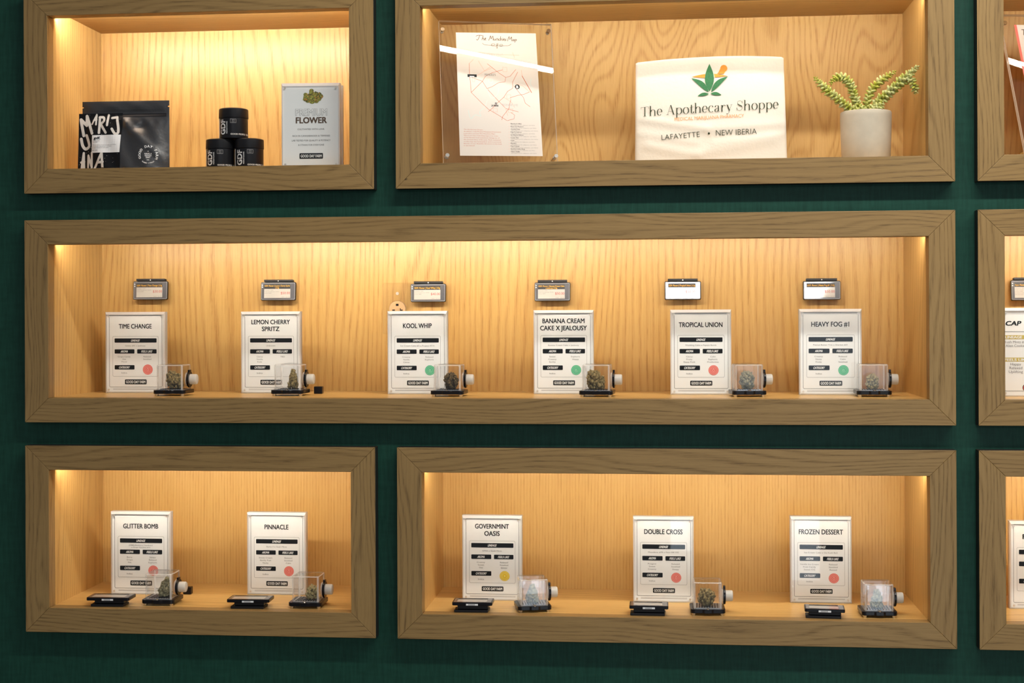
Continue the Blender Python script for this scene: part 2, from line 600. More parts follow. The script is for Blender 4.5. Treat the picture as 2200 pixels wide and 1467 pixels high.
class Print:
    """flat shapes in a plane (x right, y up); a layer number lifts each shape a hair above the one below"""

    def __init__(self):
        self.items, self.mats = [], []

    def _m(self, mat):
        if mat not in self.mats:
            self.mats.append(mat)
        return self.mats.index(mat)

    def poly(self, pts, mat, layer=1):
        self.items.append(([tuple(p) for p in pts], [tuple(range(len(pts)))], self._m(mat), layer))

    def rect(self, x0, x1, y0, y1, mat, layer=1):
        self.poly([(x0, y0), (x1, y0), (x1, y1), (x0, y1)], mat, layer)

    def grid(self, x0, x1, y0, y1, nx, ny, mat, layer=0):
        v = [(x0 + (x1 - x0) * i / nx, y0 + (y1 - y0) * j / ny) for j in range(ny + 1) for i in range(nx + 1)]
        f = [(j * (nx + 1) + i, j * (nx + 1) + i + 1, (j + 1) * (nx + 1) + i + 1, (j + 1) * (nx + 1) + i) for j in range(ny) for i in range(nx)]
        self.items.append((v, f, self._m(mat), layer))

    def rrect(self, x0, x1, y0, y1, r, mat, layer=1):
        self.poly(rounded(x0, x1, y0, y1, r), mat, layer)

    def border(self, x0, x1, y0, y1, r, w, mat, layer=1):
        a, b = rounded(x0, x1, y0, y1, r), rounded(x0 + w, x1 - w, y0 + w, y1 - w, max(r - w, r * 0.4))
        n = len(a)
        self.items.append((a + b, [(i, (i + 1) % n, n + (i + 1) % n, n + i) for i in range(n)], self._m(mat), layer))

    def disc(self, cx, cy, r, mat, layer=1, n=28, ry=None):
        self.poly([(cx + r * cos(2 * pi * i / n), cy + (ry or r) * sin(2 * pi * i / n)) for i in range(n)], mat, layer)

    def ring(self, cx, cy, r0, r1, mat, layer=1, n=32):
        v = [(cx + r * cos(2 * pi * i / n), cy + r * sin(2 * pi * i / n)) for r in (r0, r1) for i in range(n)]
        self.items.append((v, [(i, (i + 1) % n, n + (i + 1) % n, n + i) for i in range(n)], self._m(mat), layer))

    def stroke(self, pts, w, mat, layer=1, caps=True, smooth=0):
        """a line of even or varying width"""
        if smooth:
            k = len(pts)
            p2 = smooth_path(pts, smooth)
            if isinstance(w, (list, tuple)):
                w = [w[min(k - 1, int(i / smooth))] + (w[min(k - 1, int(i / smooth) + 1)] - w[min(k - 1, int(i / smooth))]) * ((i % smooth) / smooth) for i in range(len(p2))]
            pts = p2
        n = len(pts)
        ws = w if isinstance(w, (list, tuple)) else [w] * n
        L_, R_ = [], []
        for i, p in enumerate(pts):
            a, b = pts[max(0, i - 1)], pts[min(n - 1, i + 1)]
            dx, dy = b[0] - a[0], b[1] - a[1]
            d = math.hypot(dx, dy) or 1
            nx, ny = -dy / d * ws[i] / 2, dx / d * ws[i] / 2
            L_.append((p[0] + nx, p[1] + ny))
            R_.append((p[0] - nx, p[1] - ny))
        self.items.append((L_ + R_, [(n + i, n + i + 1, i + 1, i) for i in range(n - 1)], self._m(mat), layer))
        if caps:
            for p, ww in ((pts[0], ws[0]), (pts[-1], ws[-1])):
                self.disc(p[0], p[1], ww / 2, mat, layer, 12)

    def text(self, s, x, y, cap, mat, layer=1, width=None, bold=0.0, align='c', shear=0.0, rot=0.0, squeeze=1.0, res=3, bend=None, scale=None):
        """letters with cap height `cap`, baseline y; `width` fits the line, `bend` maps each point"""
        v, f = glyphs(s, bold, res)
        if not f:
            return
        x0, x1 = min(p[0] for p in v), max(p[0] for p in v)
        sy = cap / (0.682 + bold)
        sx = width / (x1 - x0) if width else sy * squeeze
        if scale:
            sx, sy = scale
        ax = {'c': (x0 + x1) / 2, 'l': x0, 'r': x1}[align]
        out = []
        for p in v:
            px, py = (p[0] - ax) * sx + shear * p[1] * sy, p[1] * sy
            if bend:
                out.append(bend(px, py))
            else:
                out.append((x + px * cos(rot) - py * sin(rot), y + px * sin(rot) + py * cos(rot)))
        n = len(out) // 5 if bold > 0 else len(out)
        for k in range(len(out) // n):
            self.items.append((out[k * n:(k + 1) * n], f, self._m(mat), layer))

    def build(self, name, parent, to3=None, lift=0.00018, grow=None):
        to3 = to3 or (lambda x, y, h: (x, -h, y))
        mb = MB()
        for k, (v, f, m, layer) in enumerate(self.items):
            h = (layer + (k % 12) * 0.06 if layer else 0) * lift
            mb.add([to3(p[0], p[1], h) for p in v], f, m)
        return mb.build(name, self.mats, parent, fix=False)


# ------------------------------------------------------------------ the wall and its lit niches
XA, XB, XR, XC, W_ = 0.7948, 0.8426, 2.0300, 2.0756, 0.0546
XD = 3.10
MT, MB_, BT, BB, TB, TT = (z + ZB for z in (0.2840, -0.1679, -0.2193, -0.6360, 0.3434, 0.7949))
TTO = TT
DEPTH, PROUD, RAISE = 0.315, 0.032, 0.021
NICHES = [  # x0, x1, z0, z1 of the frame outline, back veneer, light strength, label
    ('top_left', 0, XA, TB, TTO, OAK_IN, 1.60, 'oak-framed lit wall niche holding the black pouch and black jars'),
    ('top_middle', XB, XR, TB, TTO, OAK_ARC, 0.67, 'wide oak-framed lit wall niche holding the map, printed cloth and succulent'),
    ('middle', 0, XR, MB_, MT, OAK_IN, 0.84, 'longest oak-framed lit wall niche, holding six white signs and a power outlet'),
    ('low_left', 0, XA, BB, BT, OAK_FINE, 0.84, 'oak-framed lit wall niche at bottom left holding two white signs'),
    ('low_middle', XB, XR, BB, BT, OAK_FINE, 0.76, 'wide oak-framed lit wall niche at the bottom holding three white signs'),
    ('top_right', XC, XD, TB, TTO, OAK_IN, 0.48, 'oak-framed wall niche cut by the right picture edge, top one, with a leaning clear panel'),
    ('middle_right', XC, XD, MB_, MT, OAK_IN, 1.15, 'oak-framed wall niche cut by the right picture edge, middle one, with a gold-striped sign'),
    ('low_right', XC, XD, BB, BT, OAK_IN, 1.0, 'oak-framed wall niche cut by the right picture edge, lowest of three'),
]

# the painted wall: one slab with eight openings
mb = MB()
xs = [-1.6, 0 + W_, XA - W_, XB + W_, XR - W_, XC + W_, XD - W_, 4.2]
zs = [0.0, BB + W_, BT - W_, MB_ + W_, MT - W_, TB + W_, TTO - W_, 3.25]
holes = [(a + W_, b - W_, c + W_, d - W_) for _, a, b, c, d, *_ in NICHES]
for i in range(len(xs) - 1):
    for j in range(len(zs) - 1):
        mx_, mz_ = (xs[i] + xs[i + 1]) / 2, (zs[j] + zs[j + 1]) / 2
        if not any(a < mx_ < b and c < mz_ < d for a, b, c, d in holes):
            mb.add([(xs[i], PROUD, zs[j]), (xs[i + 1], PROUD, zs[j]), (xs[i + 1], PROUD, zs[j + 1]), (xs[i], PROUD, zs[j + 1])], [(0, 1, 2, 3)])
bmw = bmesh.new()
wall = mb.build('wall_back', WALL, fix=False)
bmw.from_mesh(wall.data)
bmesh.ops.remove_doubles(bmw, verts=bmw.verts, dist=1e-5)
bmw.to_mesh(wall.data)
bmw.free()
wall['kind'] = 'structure'
mb = MB()
mb.box(-1.6, 4.2, -5.5, 0.8, -0.05, 0.0)
fl = mb.build('floor', plain('shop_floor', (0.16, 0.13, 0.10), 0.5, noise=0.15, nscale=6))
fl['kind'] = 'structure'

for key, x0, x1, z0, z1, veneer, power, label in NICHES:
    t = thing('display_niche', label, 'display niche', ((x0 + x1) / 2, 0, z0), 0, 'oak-framed lit niches in the green wall')
    hw, h = (x1 - x0) / 2, z1 - z0
    a, b = -hw + W_, hw - W_
    lo, hi = W_, h - W_
    G = 0.0002
    # mitred rails
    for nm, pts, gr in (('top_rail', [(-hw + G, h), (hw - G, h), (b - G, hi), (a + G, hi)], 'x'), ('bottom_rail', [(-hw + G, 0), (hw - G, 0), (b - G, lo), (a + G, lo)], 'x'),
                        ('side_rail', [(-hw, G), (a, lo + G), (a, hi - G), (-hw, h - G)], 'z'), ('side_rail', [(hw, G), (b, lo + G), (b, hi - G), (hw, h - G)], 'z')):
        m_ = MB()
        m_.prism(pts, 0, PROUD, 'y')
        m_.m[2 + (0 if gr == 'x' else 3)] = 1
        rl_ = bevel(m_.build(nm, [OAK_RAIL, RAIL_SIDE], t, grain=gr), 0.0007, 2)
        if nm == 'top_rail':
            top_ = rl_
    c_ = hi + RAISE
    for nm, bx, gr, mt in (('back_panel', (a, b, DEPTH, DEPTH + 0.012, lo - 0.018, c_ + 0.018), 'z', veneer),
                           ('side_panel', (a - 0.018, a, PROUD, DEPTH, lo - 0.018, c_ + 0.018), 'z', OAK_IN),
                           ('side_panel', (b, b + 0.018, PROUD, DEPTH, lo - 0.018, c_ + 0.018), 'z', OAK_IN),
                           ('shelf_board', (a, b, PROUD, DEPTH, lo - 0.018, lo), 'x', OAK_IN),
                           ('ceiling_board', (a, b, PROUD, DEPTH, c_, c_ + 0.018), 'x', OAK_IN)):
        m_ = MB()
        m_.box(*bx)
        m_.build(nm, mt, t, grain=gr)
    # light strip on the back of the top rail
    m_ = MB()
    m_.box(a + 0.004, b - 0.004, PROUD, PROUD + 0.006, hi + 0.004, hi + 0.016)
    s = m_.build('light_strip', plain('strip_channel', (0.7, 0.7, 0.68), 0.4), top_)
    n = b - a
    col = (1.0, 0.91, 0.84) if key == 'top_left' else LED_COLOR
    drop = 0.12 if key in ('top_left', 'middle') else 0.30
    # one run of strip; the middle niche's is split, a stronger second stretch added to brighten its back panel
    runs = ((0.0, 0.19, 0.88), (0.19, 0.66, 1.32), (0.66, 1.0, 0.88)) if key == 'middle' else ((0.0, 1.0, 1.0),)
    for r0, r1, gain in runs:
        area_light('strip_light', (a + n * (r0 + r1) / 2, PROUD + 0.008, hi + 0.010), (a + n * (r0 + r1) / 2, PROUD + 0.908, hi + 0.010 - drop), n * (r1 - r0) - 0.01, 0.010,
                   power * gain * n * (r1 - r0) * 2.85, col, top_)

Z_TOP, Z_MID, Z_LOW = TB + W_, MB_ + W_, BB + W_
Y_BACK = DEPTH


# ------------------------------------------------------------------ clear block signs
SW, SH, ST = 0.1365, 0.187, 0.020


def block_sign(label, group, pxl, pxr, top, bottom, zshelf, rotz=0.0, depth=None):
    """a thick clear block sign standing on a shelf; returns the thing, its width and its height"""
    pb = at((pxl + pxr) / 2, bottom, depth) if depth is not None else on_level((pxl + pxr) / 2, bottom, zshelf)
    y = pb.y
    w = (at(pxr, bottom, y) - at(pxl, bottom, y)).x / cos(rotz)
    h = at((pxl + pxr) / 2, top, y).z - zshelf
    t = thing('block_sign', label, 'sign', (pb.x, y + ST / 2, zshelf), rotz, group)
    hw, hh = w / 2, h
    f, k, bt, tp = -ST / 2, 0.0030, 0.0035, 0.0065
    m_ = MB()
    outer = [(-hw, f + k, 0), (hw, f + k, 0), (hw, f + k, hh), (-hw, f + k, hh)]
    inner = [(-hw + k, f, bt), (hw - k, f, bt), (hw - k, f, hh - tp), (-hw + k, f, hh - tp)]
    back = [(-hw, ST / 2, 0), (hw, ST / 2, 0), (hw, ST / 2, hh), (-hw, ST / 2, hh)]
    m_.add(inner, [(0, 1, 2, 3)], 0)
    m_.add(outer + inner, [(0, 1, 5, 4), (1, 2, 6, 5), (2, 3, 7, 6), (3, 0, 4, 7)], 1)  # pale bevel band imitates the block's internal reflection by its white colour
    m_.add(outer + back, [(0, 4, 5, 1), (1, 5, 6, 2), (2, 6, 7, 3), (3, 7, 4, 0), (4, 7, 6, 5)], 1)
    ab_ = m_.build('acrylic_block', [ACRYLIC, ACRYLIC_EDGE], t, fix=False)
    for sx in (-1, 1):
        for z in (hh - tp - 0.004, bt + 0.004):
            m_ = MB()
            m_.lathe([(0.0024, f - 0.0004), (0.0024, f + 0.001)], 14, 'y', (sx * (hw - 0.0085), 0, z))
            m_.build('magnet', MAGNET, ab_, smooth=True)
    return t, w, h


def card(t, w, h, pr, name='printed_card'):
    """the printed card inside a block sign; pr is drawn with the card's bottom centre as origin"""
    pr.items.insert(0, ([(-w / 2 + 0.0025, 0.003), (w / 2 - 0.0025, 0.003), (w / 2 - 0.0025, h - 0.006), (-w / 2 + 0.0025, h - 0.006)], [(0, 1, 2, 3)], pr._m(PAPER), 0))
    return pr.build(name, t, lambda x, y, hgt: (x, -ST / 2 + 0.0035 - hgt, y))


def badge(pr, x, y, s, w=0.0495, h=0.0108):
    pr.rrect(x - w / 2 * s, x + w / 2 * s, y - h / 2 * s, y + h / 2 * s, 0.0016 * s, INK, 2)
    pr.text('GOOD DAY FARM', x, y - 0.0030 * s, 0.0060 * s, WHITE_INK, 3, width=0.0445 * s, bold=0.03)


def seal(pr, x, y, r, colour, drop):
    main, pale = {'red': (CORAL, PALE_CORAL), 'green': (SEAL_GREEN, PALE_GREEN), 'yellow': (SEAL_YELLOW, PALE_YELLOW)}[colour]
    pr.disc(x, y, r, main, 2)
    pr.ring(x, y, r * 0.76, r * 0.82, pale, 3)
    pr.ring(x, y, r * 0.50, r * 0.56, pale, 3)
    if drop == 'drop':
        pts = [(0, 0.36), (0.16, 0.06), (0.2, -0.1), (0.1, -0.26), (0, -0.3), (-0.1, -0.26), (-0.2, -0.1), (-0.16, 0.06), (0, 0.36)]
        pr.stroke([(x + r * a, y + r * b_) for a, b_ in pts], r * 0.08, pale, 3, caps=False, smooth=3)
    elif drop == 'spiral':
        pts = [(x + r * (0.05 + 0.3 * k / 22) * cos(k * 0.55), y + r * (0.05 + 0.3 * k / 22) * sin(k * 0.55)) for k in range(23)]
        pr.stroke(pts, r * 0.07, pale, 3)
    else:
        pr.disc(x, y, r * 0.14, pale, 3)
    for k in range(5):
        a = R(-130 + 20 * k)
        pr.disc(x + r * 0.9 * cos(a), y + r * 0.9 * sin(a), r * 0.05, pale, 3, 8)


def strain_card(t, w, h, title, tw, lineage, aroma, feels, sealc, drop='drop', tx=489):
    u = w / 652.0                      # the card was measured 652 units wide
    v = h / 910.0
    X = lambda a: (a - 489) * u
    Y = lambda a: (1355 - a) * v
    pr = Print()
    pr.border(X(203), X(782), Y(1290), Y(480), 14 * u, 3.2 * u, INK, 1)
    pr.border(X(240), X(742), Y(1170), Y(718), 14 * u, 2.2 * u, GREY_INK, 1)
    if len(title) == 1:
        pr.text(title[0], X(tx), Y(631), 51 * v, INK, 2, width=tw[0] * u, bold=0.022)
    else:
        pr.text(title[0], X(489), Y(586), 50 * v, INK, 2, width=tw[0] * u, bold=0.022)
        pr.text(title[1], X(489), Y(663), 50 * v, INK, 2, width=tw[1] * u, bold=0.022)

    def bar(x0, x1, y0, y1, s, sw):
        pr.rrect(X(x0), X(x1), Y(y1), Y(y0), 7 * u, INK, 2)
        pr.text(s, X((x0 + x1) / 2 - 4), Y((y0 + y1) / 2 + 12), 24 * v, WHITE_INK, 3, width=sw * u, bold=0.035, shear=0.28)
    bar(262, 722, 742, 790, 'LINEAGE', 94)
    bar(262, 480, 865, 913, 'AROMA', 80)
    bar(510, 722, 865, 913, 'FEELS LIKE', 120)
    bar(262, 480, 1043, 1092, 'CATEGORY', 118)
    if len(lineage) == 1:
        pr.text(lineage[0], X(489), Y(832), 14.5 * v, GREY_INK, 2, squeeze=1.25)
    else:
        pr.text(lineage[0], X(489), Y(822), 13 * v, GREY_INK, 2, squeeze=1.25)
        pr.text(lineage[1], X(489), Y(846), 13 * v, GREY_INK, 2, squeeze=1.25)
    for k, s in enumerate(aroma):
        pr.text(s, X(367), Y(955 + 28.5 * k), 14.5 * v, GREY_INK, 2, squeeze=1.3)
    for k, s in enumerate(feels):
        pr.text(s, X(619), Y(955 + 28.5 * k), 14.5 * v, GREY_INK, 2, squeeze=1.3)
    pr.text('Indica', X(367), Y(1137), 15 * v, GREY_INK, 2, squeeze=1.3)
    if sealc:
        seal(pr, X(625), Y(1093), 54 * u, sealc, drop)
    badge(pr, X(493), Y(1231), u / 0.0002094)
    for k in range(2):
        pr.rect(X(245), X(742), Y(1309.5 + 9 * k), Y(1306 + 9 * k), PALE_INK, 1)
    return card(t, w, h, pr)


MIDG, LOWG = 'white strain signs in the long middle niche', 'white strain signs in the bottom niches'
SIGNS = [
    ('white sign, first from the left in the long middle niche', MIDG, 226, 354, 670, 844, Z_MID, ['TIME CHANGE'], [360], ['Gelato #41 x Jealousy'], ['Grape Candy', 'Gas', 'Floral'], ['Relaxed', 'Soothed'], 'red', 'drop'),
    ('white two-line sign, second from the left in the middle niche, without a coloured seal', MIDG, 517.5, 645, 669, 845, Z_MID, ['LEMON CHERRY', 'SPRITZ'], [424, 192], ['Unknown'], ['Citrus', 'Vanilla', 'Funk'], ['TBD'], None, ''),
    ('white sign with green seal standing in front of the power outlet', MIDG, 832.5, 961, 668, 847, Z_MID, ['KOOL WHIP'], [314], ['Ice Cream Cake #3 x Project 4516'], ['Creamy', 'Vanilla', 'Citrus'], ['Relaxed', 'Euphoric'], 'green', 'spiral'),
    ('white two-line sign with green seal, fourth from the left in the middle niche', MIDG, 1146.5, 1275.5, 666, 847, Z_MID, ['BANANA CREAM', 'CAKE X JEALOUSY'], [458, 508], ['Banana Cream Cake x Jealousy'], ['Sweet', 'Creamy', 'Earthy'], ['Euphoric', 'Happy'], 'green', 'spiral'),
    ('white sign with red seal, fifth from the left in the middle niche', MIDG, 1440.5, 1571.5, 665, 848, Z_MID, ['TROPICAL UNION'], [468], ['Wedding Cake x Papaya Bomb'], ['Citrus', 'Fruity', 'Gassy Funk'], ['Calm', 'Euphoric', 'Productive'], 'red', 'drop'),
    ('white sign with green seal, rightmost of the six in the middle niche', MIDG, 1717.5, 1852, 663.5, 848.5, Z_MID, ['HEAVY FOG #1'], [396], ['Peanut Butter Trix x Sherbet #41'], ['Creamy', 'Nutty', 'Fruity'], ['Relaxed', 'Calm', 'Soothed'], 'green', 'spiral'),
    ('white sign with half-hidden red seal, left one in the bottom left niche', LOWG, 237.5, 366, 1099, 1277, Z_LOW, ['GLITTER BOMB'], [382], ['(1980) Blueberry Headband', 'x Grape Gasoline #10'], ['Berry', 'Grape', 'Gas'], ['Sleepy', 'Relaxed', 'Euphoric'], 'red', 'drop'),
    ('white sign with whole red seal, right one in the bottom left niche', LOWG, 530.5, 657, 1101, 1278, Z_LOW, ['PINNACLE'], [266], ['Slurty 3 x Gush Mints'], ['Sweet Cream', 'Earthy Fuel', 'Nutty'], ['Relaxed', 'Soothed', 'Calm'], 'red', 'drop'),
    ('white two-line sign with the yellow seal', LOWG, 993, 1121.5, 1107.5, 1290, Z_LOW, ['GOVERNMINT', 'OASIS'], [370, 168], ['GMO x Gush Mints'], ['Creamy', 'Sweet', 'Gas'], ['Relaxed', 'Soothed', 'Sleepy'], 'yellow', 'dot'),
    ('white sign with red seal in the middle of the wide bottom niche', LOWG, 1360.5, 1491, 1110, 1294, Z_LOW, ['DOUBLE CROSS'], [412], ['Moonbow #70 x Face Off OG'], ['Pungent', 'Sweet', 'Creamy'], ['Relaxed', 'Soothed', 'Sleepy'], 'red', 'drop'),
    ('white sign with red seal at the right end of the wide bottom niche', LOWG, 1698.5, 1830.5, 1110, 1296, Z_LOW, ['FROZEN DESSERT'], [470], ['Ice Cream Cake x Oz Kush Bx2'], ['Vanilla Ice Cream', 'Fruit Candy', 'Sweet OG'], ['Relaxed', 'Soothed', 'Rested'], 'red', 'drop'),
]
for lab, grp, l, r_, tp, bt, zz, title, tw, lin, aro, fee, sc_, dr in SIGNS:
    t, w, h = block_sign(lab, grp, l, r_, tp, bt, zz)
    strain_card(t, w, h, title, tw, lin, aro, fee, sc_, dr)

# the sign cut by the right picture edge in the bottom right niche
t, w, h = block_sign('white sign cut by the right picture edge in the bottom right niche', LOWG, 2170, 2304, 1120, 1309, Z_LOW)
strain_card(t, w, h, ['P'], [44], [''], [''], [''], None, tx=322)

# gold-striped sign in the middle right niche
t, w, h = block_sign('cream sign with gold stripes at the right picture edge in the middle right niche', MIDG, 2152, 2290, 661, 852, Z_MID)
u = w / 420.0
pr = Print()
X = lambda a: (a - 250 - 170) * (w / 675.0)      # units of the 4.89x enlargement, sign left edge at 243
X = lambda a: -w / 2 + (a - 254) * (w / 675.0)
Y = lambda a: h - (a - 298) * (h / 934.0)
pr.border(X(262), X(905), Y(1176), Y(330), 45 * w / 675, 4 * w / 675, INK, 1)
pr.rect(X(266), X(900), Y(551), Y(547), INK, 1)
pr.text('CAP', X(297), Y(483), (483 - 436) * h / 934, INK, 2, width=165 * w / 675, bold=0.03, align='l', shear=0.2)
pr.rect(X(268), X(520), Y(628), Y(586), GOLD_INK, 1)
pr.text('LINEAGE', X(297), Y(620), 27 * h / 934, WHITE_INK, 2, width=178 * w / 675, bold=0.03, align='l')
pr.text('Kush Mintz #', X(290), Y(670), 26 * h / 934, GREY_INK, 2, width=205 * w / 675, align='l')
pr.text('Alien Cookies', X(302), Y(709), 26 * h / 934, GREY_INK, 2, width=215 * w / 675, align='l')
pr.rect(X(268), X(520), Y(864), Y(822), GOLD_INK, 1)
pr.text('FEELS LIKE', X(290), Y(857), 27 * h / 934, WHITE_INK, 2, width=245 * w / 675, bold=0.03, align='l')
for k, s in enumerate(('Happy', 'Relaxed', 'Uplifting')):
    pr.text(s, X(408), Y(904 + 40 * k), 27 * h / 934, GREY_INK, 2, width=(112, 136, 148)[k] * w / 675)
pr.disc(X(520), Y(1138), 42 * w / 675, INK, 2)
pr.ring(X(520), Y(1138), 30 * w / 675, 35 * w / 675, CORAL, 3)
card(t, w, h, pr)

# thick block sign with the printed bud, top left niche
t, w, h = block_sign('thick clear block sign with a picture of a green bud, beside the black jars', 'block signs in the top left niche', 605, 729, 178, 359, Z_TOP, R(3), 0.055)
h0 = h
u = w / 760.0            # 6.11x enlargement units, left edge 1238 right 1998
X = lambda a: (a - 1618) * u
Y = lambda a: h - (a - 100) * u
pr = Print()
rnd = random.Random(5)
blob = [(-0.30, -0.05, 0.30), (-0.62, -0.1, 0.26), (0.05, -0.1, 0.33), (0.42, -0.05, 0.3), (0.72, 0.0, 0.24), (-0.1, 0.35, 0.26), (-0.12, 0.62, 0.22), (0.28, 0.32, 0.2),
        (-0.45, -0.4, 0.28), (-0.05, -0.5, 0.3), (0.32, -0.45, 0.28), (-0.68, 0.22, 0.18), (0.62, 0.25, 0.18), (0.6, -0.3, 0.2), (-0.72, -0.36, 0.16)]
bx, by, bs = X(1645), Y(272), 135 * u
for cx, cy, rr in blob:
    pr.disc(bx + cx * bs * 1.05, by + cy * bs * 0.82, rr * bs, BUD_PRINTS[0], 2, 14)
for k in range(230):
    cx, cy, rr = rnd.choice(blob)
    a, d = rnd.uniform(0, 2 * pi), rr * math.sqrt(rnd.random()) * 0.98
    pr.disc(bx + (cx + d * cos(a)) * bs * 1.05, by + (cy + d * sin(a)) * bs * 0.82, rnd.uniform(0.03, 0.085) * bs, rnd.choice((BUD_PRINTS[1], BUD_PRINTS[1], BUD_PRINTS[2], BUD_PRINTS[3], BUD_PRINTS[0])), 3 + k % 3, 7)
v_, f_ = None, None
for mat_, bold_, ly in ((GREY_INK, 0.036, 2), (PAPER, 0.012, 3)):
    pr.text('PREMIUM', X(1625), Y(516), 84 * u, mat_, ly, bold=bold_, scale=(102 * u, 122 * u))
pr.text('FLOWER', X(1625), Y(616), 78 * u, BROWN_INK, 2, width=405 * u, bold=0.035)
pr.text('CULTIVATED WITH LOVE.', X(1622), Y(704), 20 * u, GREY_INK, 2, width=352 * u)
pr.text('RICH IN CANNABINOIDS & TERPENES', X(1624), Y(790), 20 * u, GREY_INK, 2, width=486 * u)
pr.text('LAB TESTED FOR QUALITY & POTENCY', X(1622), Y(850), 21 * u, GREY_INK, 2, width=504 * u)
pr.text('& STRAIN FOR EVERYONE', X(1622), Y(907), 20 * u, GREY_INK, 2, width=336 * u)
badge(pr, X(1622), Y(1040), 306 * u / 0.0495, h=0.0116)
pr.rect(X(1282), X(1975), Y(1256), Y(1158), INK, 1)
pr.text('GOOD PEOPLE. GOOD FLOWER. GOOD DAY.', X(1618), Y(1206), 24 * u, WHITE_INK, 2, width=430 * u, bold=0.02)
card(t, w, h, pr)
m_ = MB()
m_.box(w / 2 - 0.0005 - 0.004, w / 2 + 0.0035, ST / 2, ST / 2 + 0.012, 0, h - 0.003)
m_.build('back_plate', ACRYLIC_EDGE, t)


# ------------------------------------------------------------------ clear display cubes with buds
def rounded_box(x0, x1, y0, y1, z0, z1, r, rt, open_bottom=True, n=5):
    """upright box with rounded corners and a rounded top edge"""
    m_ = MB()
    rings = [(0.0, z0)]
    for k in range(n + 1):
        a = R(90 * k / n)
        rings.append((rt * (1 - cos(a)), z1 - rt + rt * sin(a)))
    vs_, fs, cnt = [], [], 0
    for ins, z in rings:
        pts = rounded(x0 + ins, x1 - ins, y0 + ins, y1 - ins, max(r - ins, 0.0015), n)
        cnt = len(pts)
        vs_ += [(p[0], p[1], z) for p in pts]
    for k in range(len(rings) - 1):
        for i in range(cnt):
            j = (i + 1) % cnt
            corner = i % (n + 1) in (1, 2, 3) or 1 < k < 4
            m_.m.append(1 if corner else 0)
            fs.append((k * cnt + i, k * cnt + j, (k + 1) * cnt + j, (k + 1) * cnt + i))
    fs.append(tuple(range((len(rings) - 1) * cnt, len(rings) * cnt)))
    m_.m.append(0)
    keep = list(m_.m)
    m_.m = []
    m_.add(vs_, fs)
    m_.m = keep
    return m_


def make_cube():
    t = thing('display_cube', '', 'display cube', (0, 0, 0))
    S = 0.0375
    # base plate: rounded corners, a lug in the middle of front and back
    out = []
    for x, y in rounded(-S, S, -S, S, 0.009, 5):
        out.append((x, y))
    lug = [(-0.012, -S), (-0.0075, -S - 0.0028), (0.0075, -S - 0.0028), (0.012, -S)]
    i0 = max(range(len(out)), key=lambda i: (-out[i][1], -out[i][0]))
    bl = [p for p in out]
    # outline runs counter-clockwise from the bottom right; the front edge closes the loop from bottom left to bottom right
    bl = bl + lug
    m_ = MB()
    m_.prism(bl, 0.005, 0.0135, 'z')
    bp_ = bevel(m_.build('base_plate', BLACK, t), 0.0009, 2)
    m_ = MB()
    m_.prism(rounded(-0.029, 0.029, -0.029, 0.029, 0.004), 0.0135, 0.0145, 'z', 0)
    for k in range(9):
        x = -0.0225 + k * 0.0056
        m_.prism([(x - 0.0014 - 0.001, -0.022), (x + 0.0014 - 0.001, -0.022), (x + 0.0014 + 0.001, 0.022), (x - 0.0014 + 0.001, 0.022)], 0.0145, 0.0156, 'z', 1)
    m_.build('slotted_tray', [TRAY, BLACK], bp_)
    for sx in (-1, 1):
        for sy in (-1, 1):
            m_ = MB()
            m_.lathe([(0.0042, 0), (0.0046, 0.001), (0.0046, 0.005)], 16, 'z', (sx * (S - 0.0075), sy * (S - 0.0075), 0))
            m_.build('foot', STEEL if sy < 0 else ACRYLIC_CUBE, bp_, smooth=True)
    m_ = rounded_box(-0.031, 0.031, -0.031, 0.031, 0.0136, 0.0715, 0.006, 0.004)
    cv = m_.build('clear_cover', [ACRYLIC_CUBE, CUBE_EDGE], t, smooth='all')
    sd = cv.modifiers.new('wall', 'SOLIDIFY')
    sd.thickness, sd.offset = 0.0024, -1
    wn = cv.modifiers.new('flat_sides', 'WEIGHTED_NORMAL')
    wn.weight = 100
    # magnifier in the lid
    m_ = MB()
    m_.lathe([(0.0150, 0.0713), (0.0150, 0.0727), (0.0135, 0.0732)], 32, 'z', cap=False)
    m_.lathe([(0.0134, 0.0722), (0.011, 0.0731), (0.007, 0.0738), (0.003, 0.0741), (0.0004, 0.0742)], 32, 'z', cap=False)
    m_.build('magnifier_lens', ACRYLIC_CUBE, cv, smooth=True)
    for sy in (-1,):
        m_ = MB()
        m_.lathe([(0.0032, 0.0134), (0.0032, 0.0146), (0.0022, 0.0154), (0.0003, 0.0156)], 16, 'z', (0, -S + 0.0012, 0))
        m_.build('screw', STEEL, bp_, smooth=True)
    zc = 0.037
    m_ = MB()
    m_.lathe([(0.0165, 0.0310), (0.0165, 0.0332), (0.0155, 0.0340), (0.0155, 0.0350)], 32, 'x', (0, 0, zc))
    m_.build('port_neck', CUBE_EDGE, cv, smooth=True)
    m_ = MB()
    a_ = [((0.0185 if abs(i) else 0) * 0, 0) for i in range(1)]
    m_.lathe([(0.0125, 0.0345), (0.0178, 0.0345), (0.0186, 0.0352), (0.0186, 0.0385), (0.0178, 0.0392), (0.0125, 0.0392)], 36, 'x', (0, 0, zc))
    m_.box(0.0346, 0.0391, -0.006, 0.006, zc + 0.017, zc + 0.0215)
    cr_ = m_.build('clamp_ring', BLACK, t, smooth=True)
    m_ = MB()
    m_.lathe([(0.0118, 0.0393), (0.0118, 0.0525), (0.0110, 0.0545), (0.0095, 0.0552)], 28, 'x', (0, 0, zc))
    m_.build('silicone_cap', SILICONE, cr_, smooth=True)
    return t


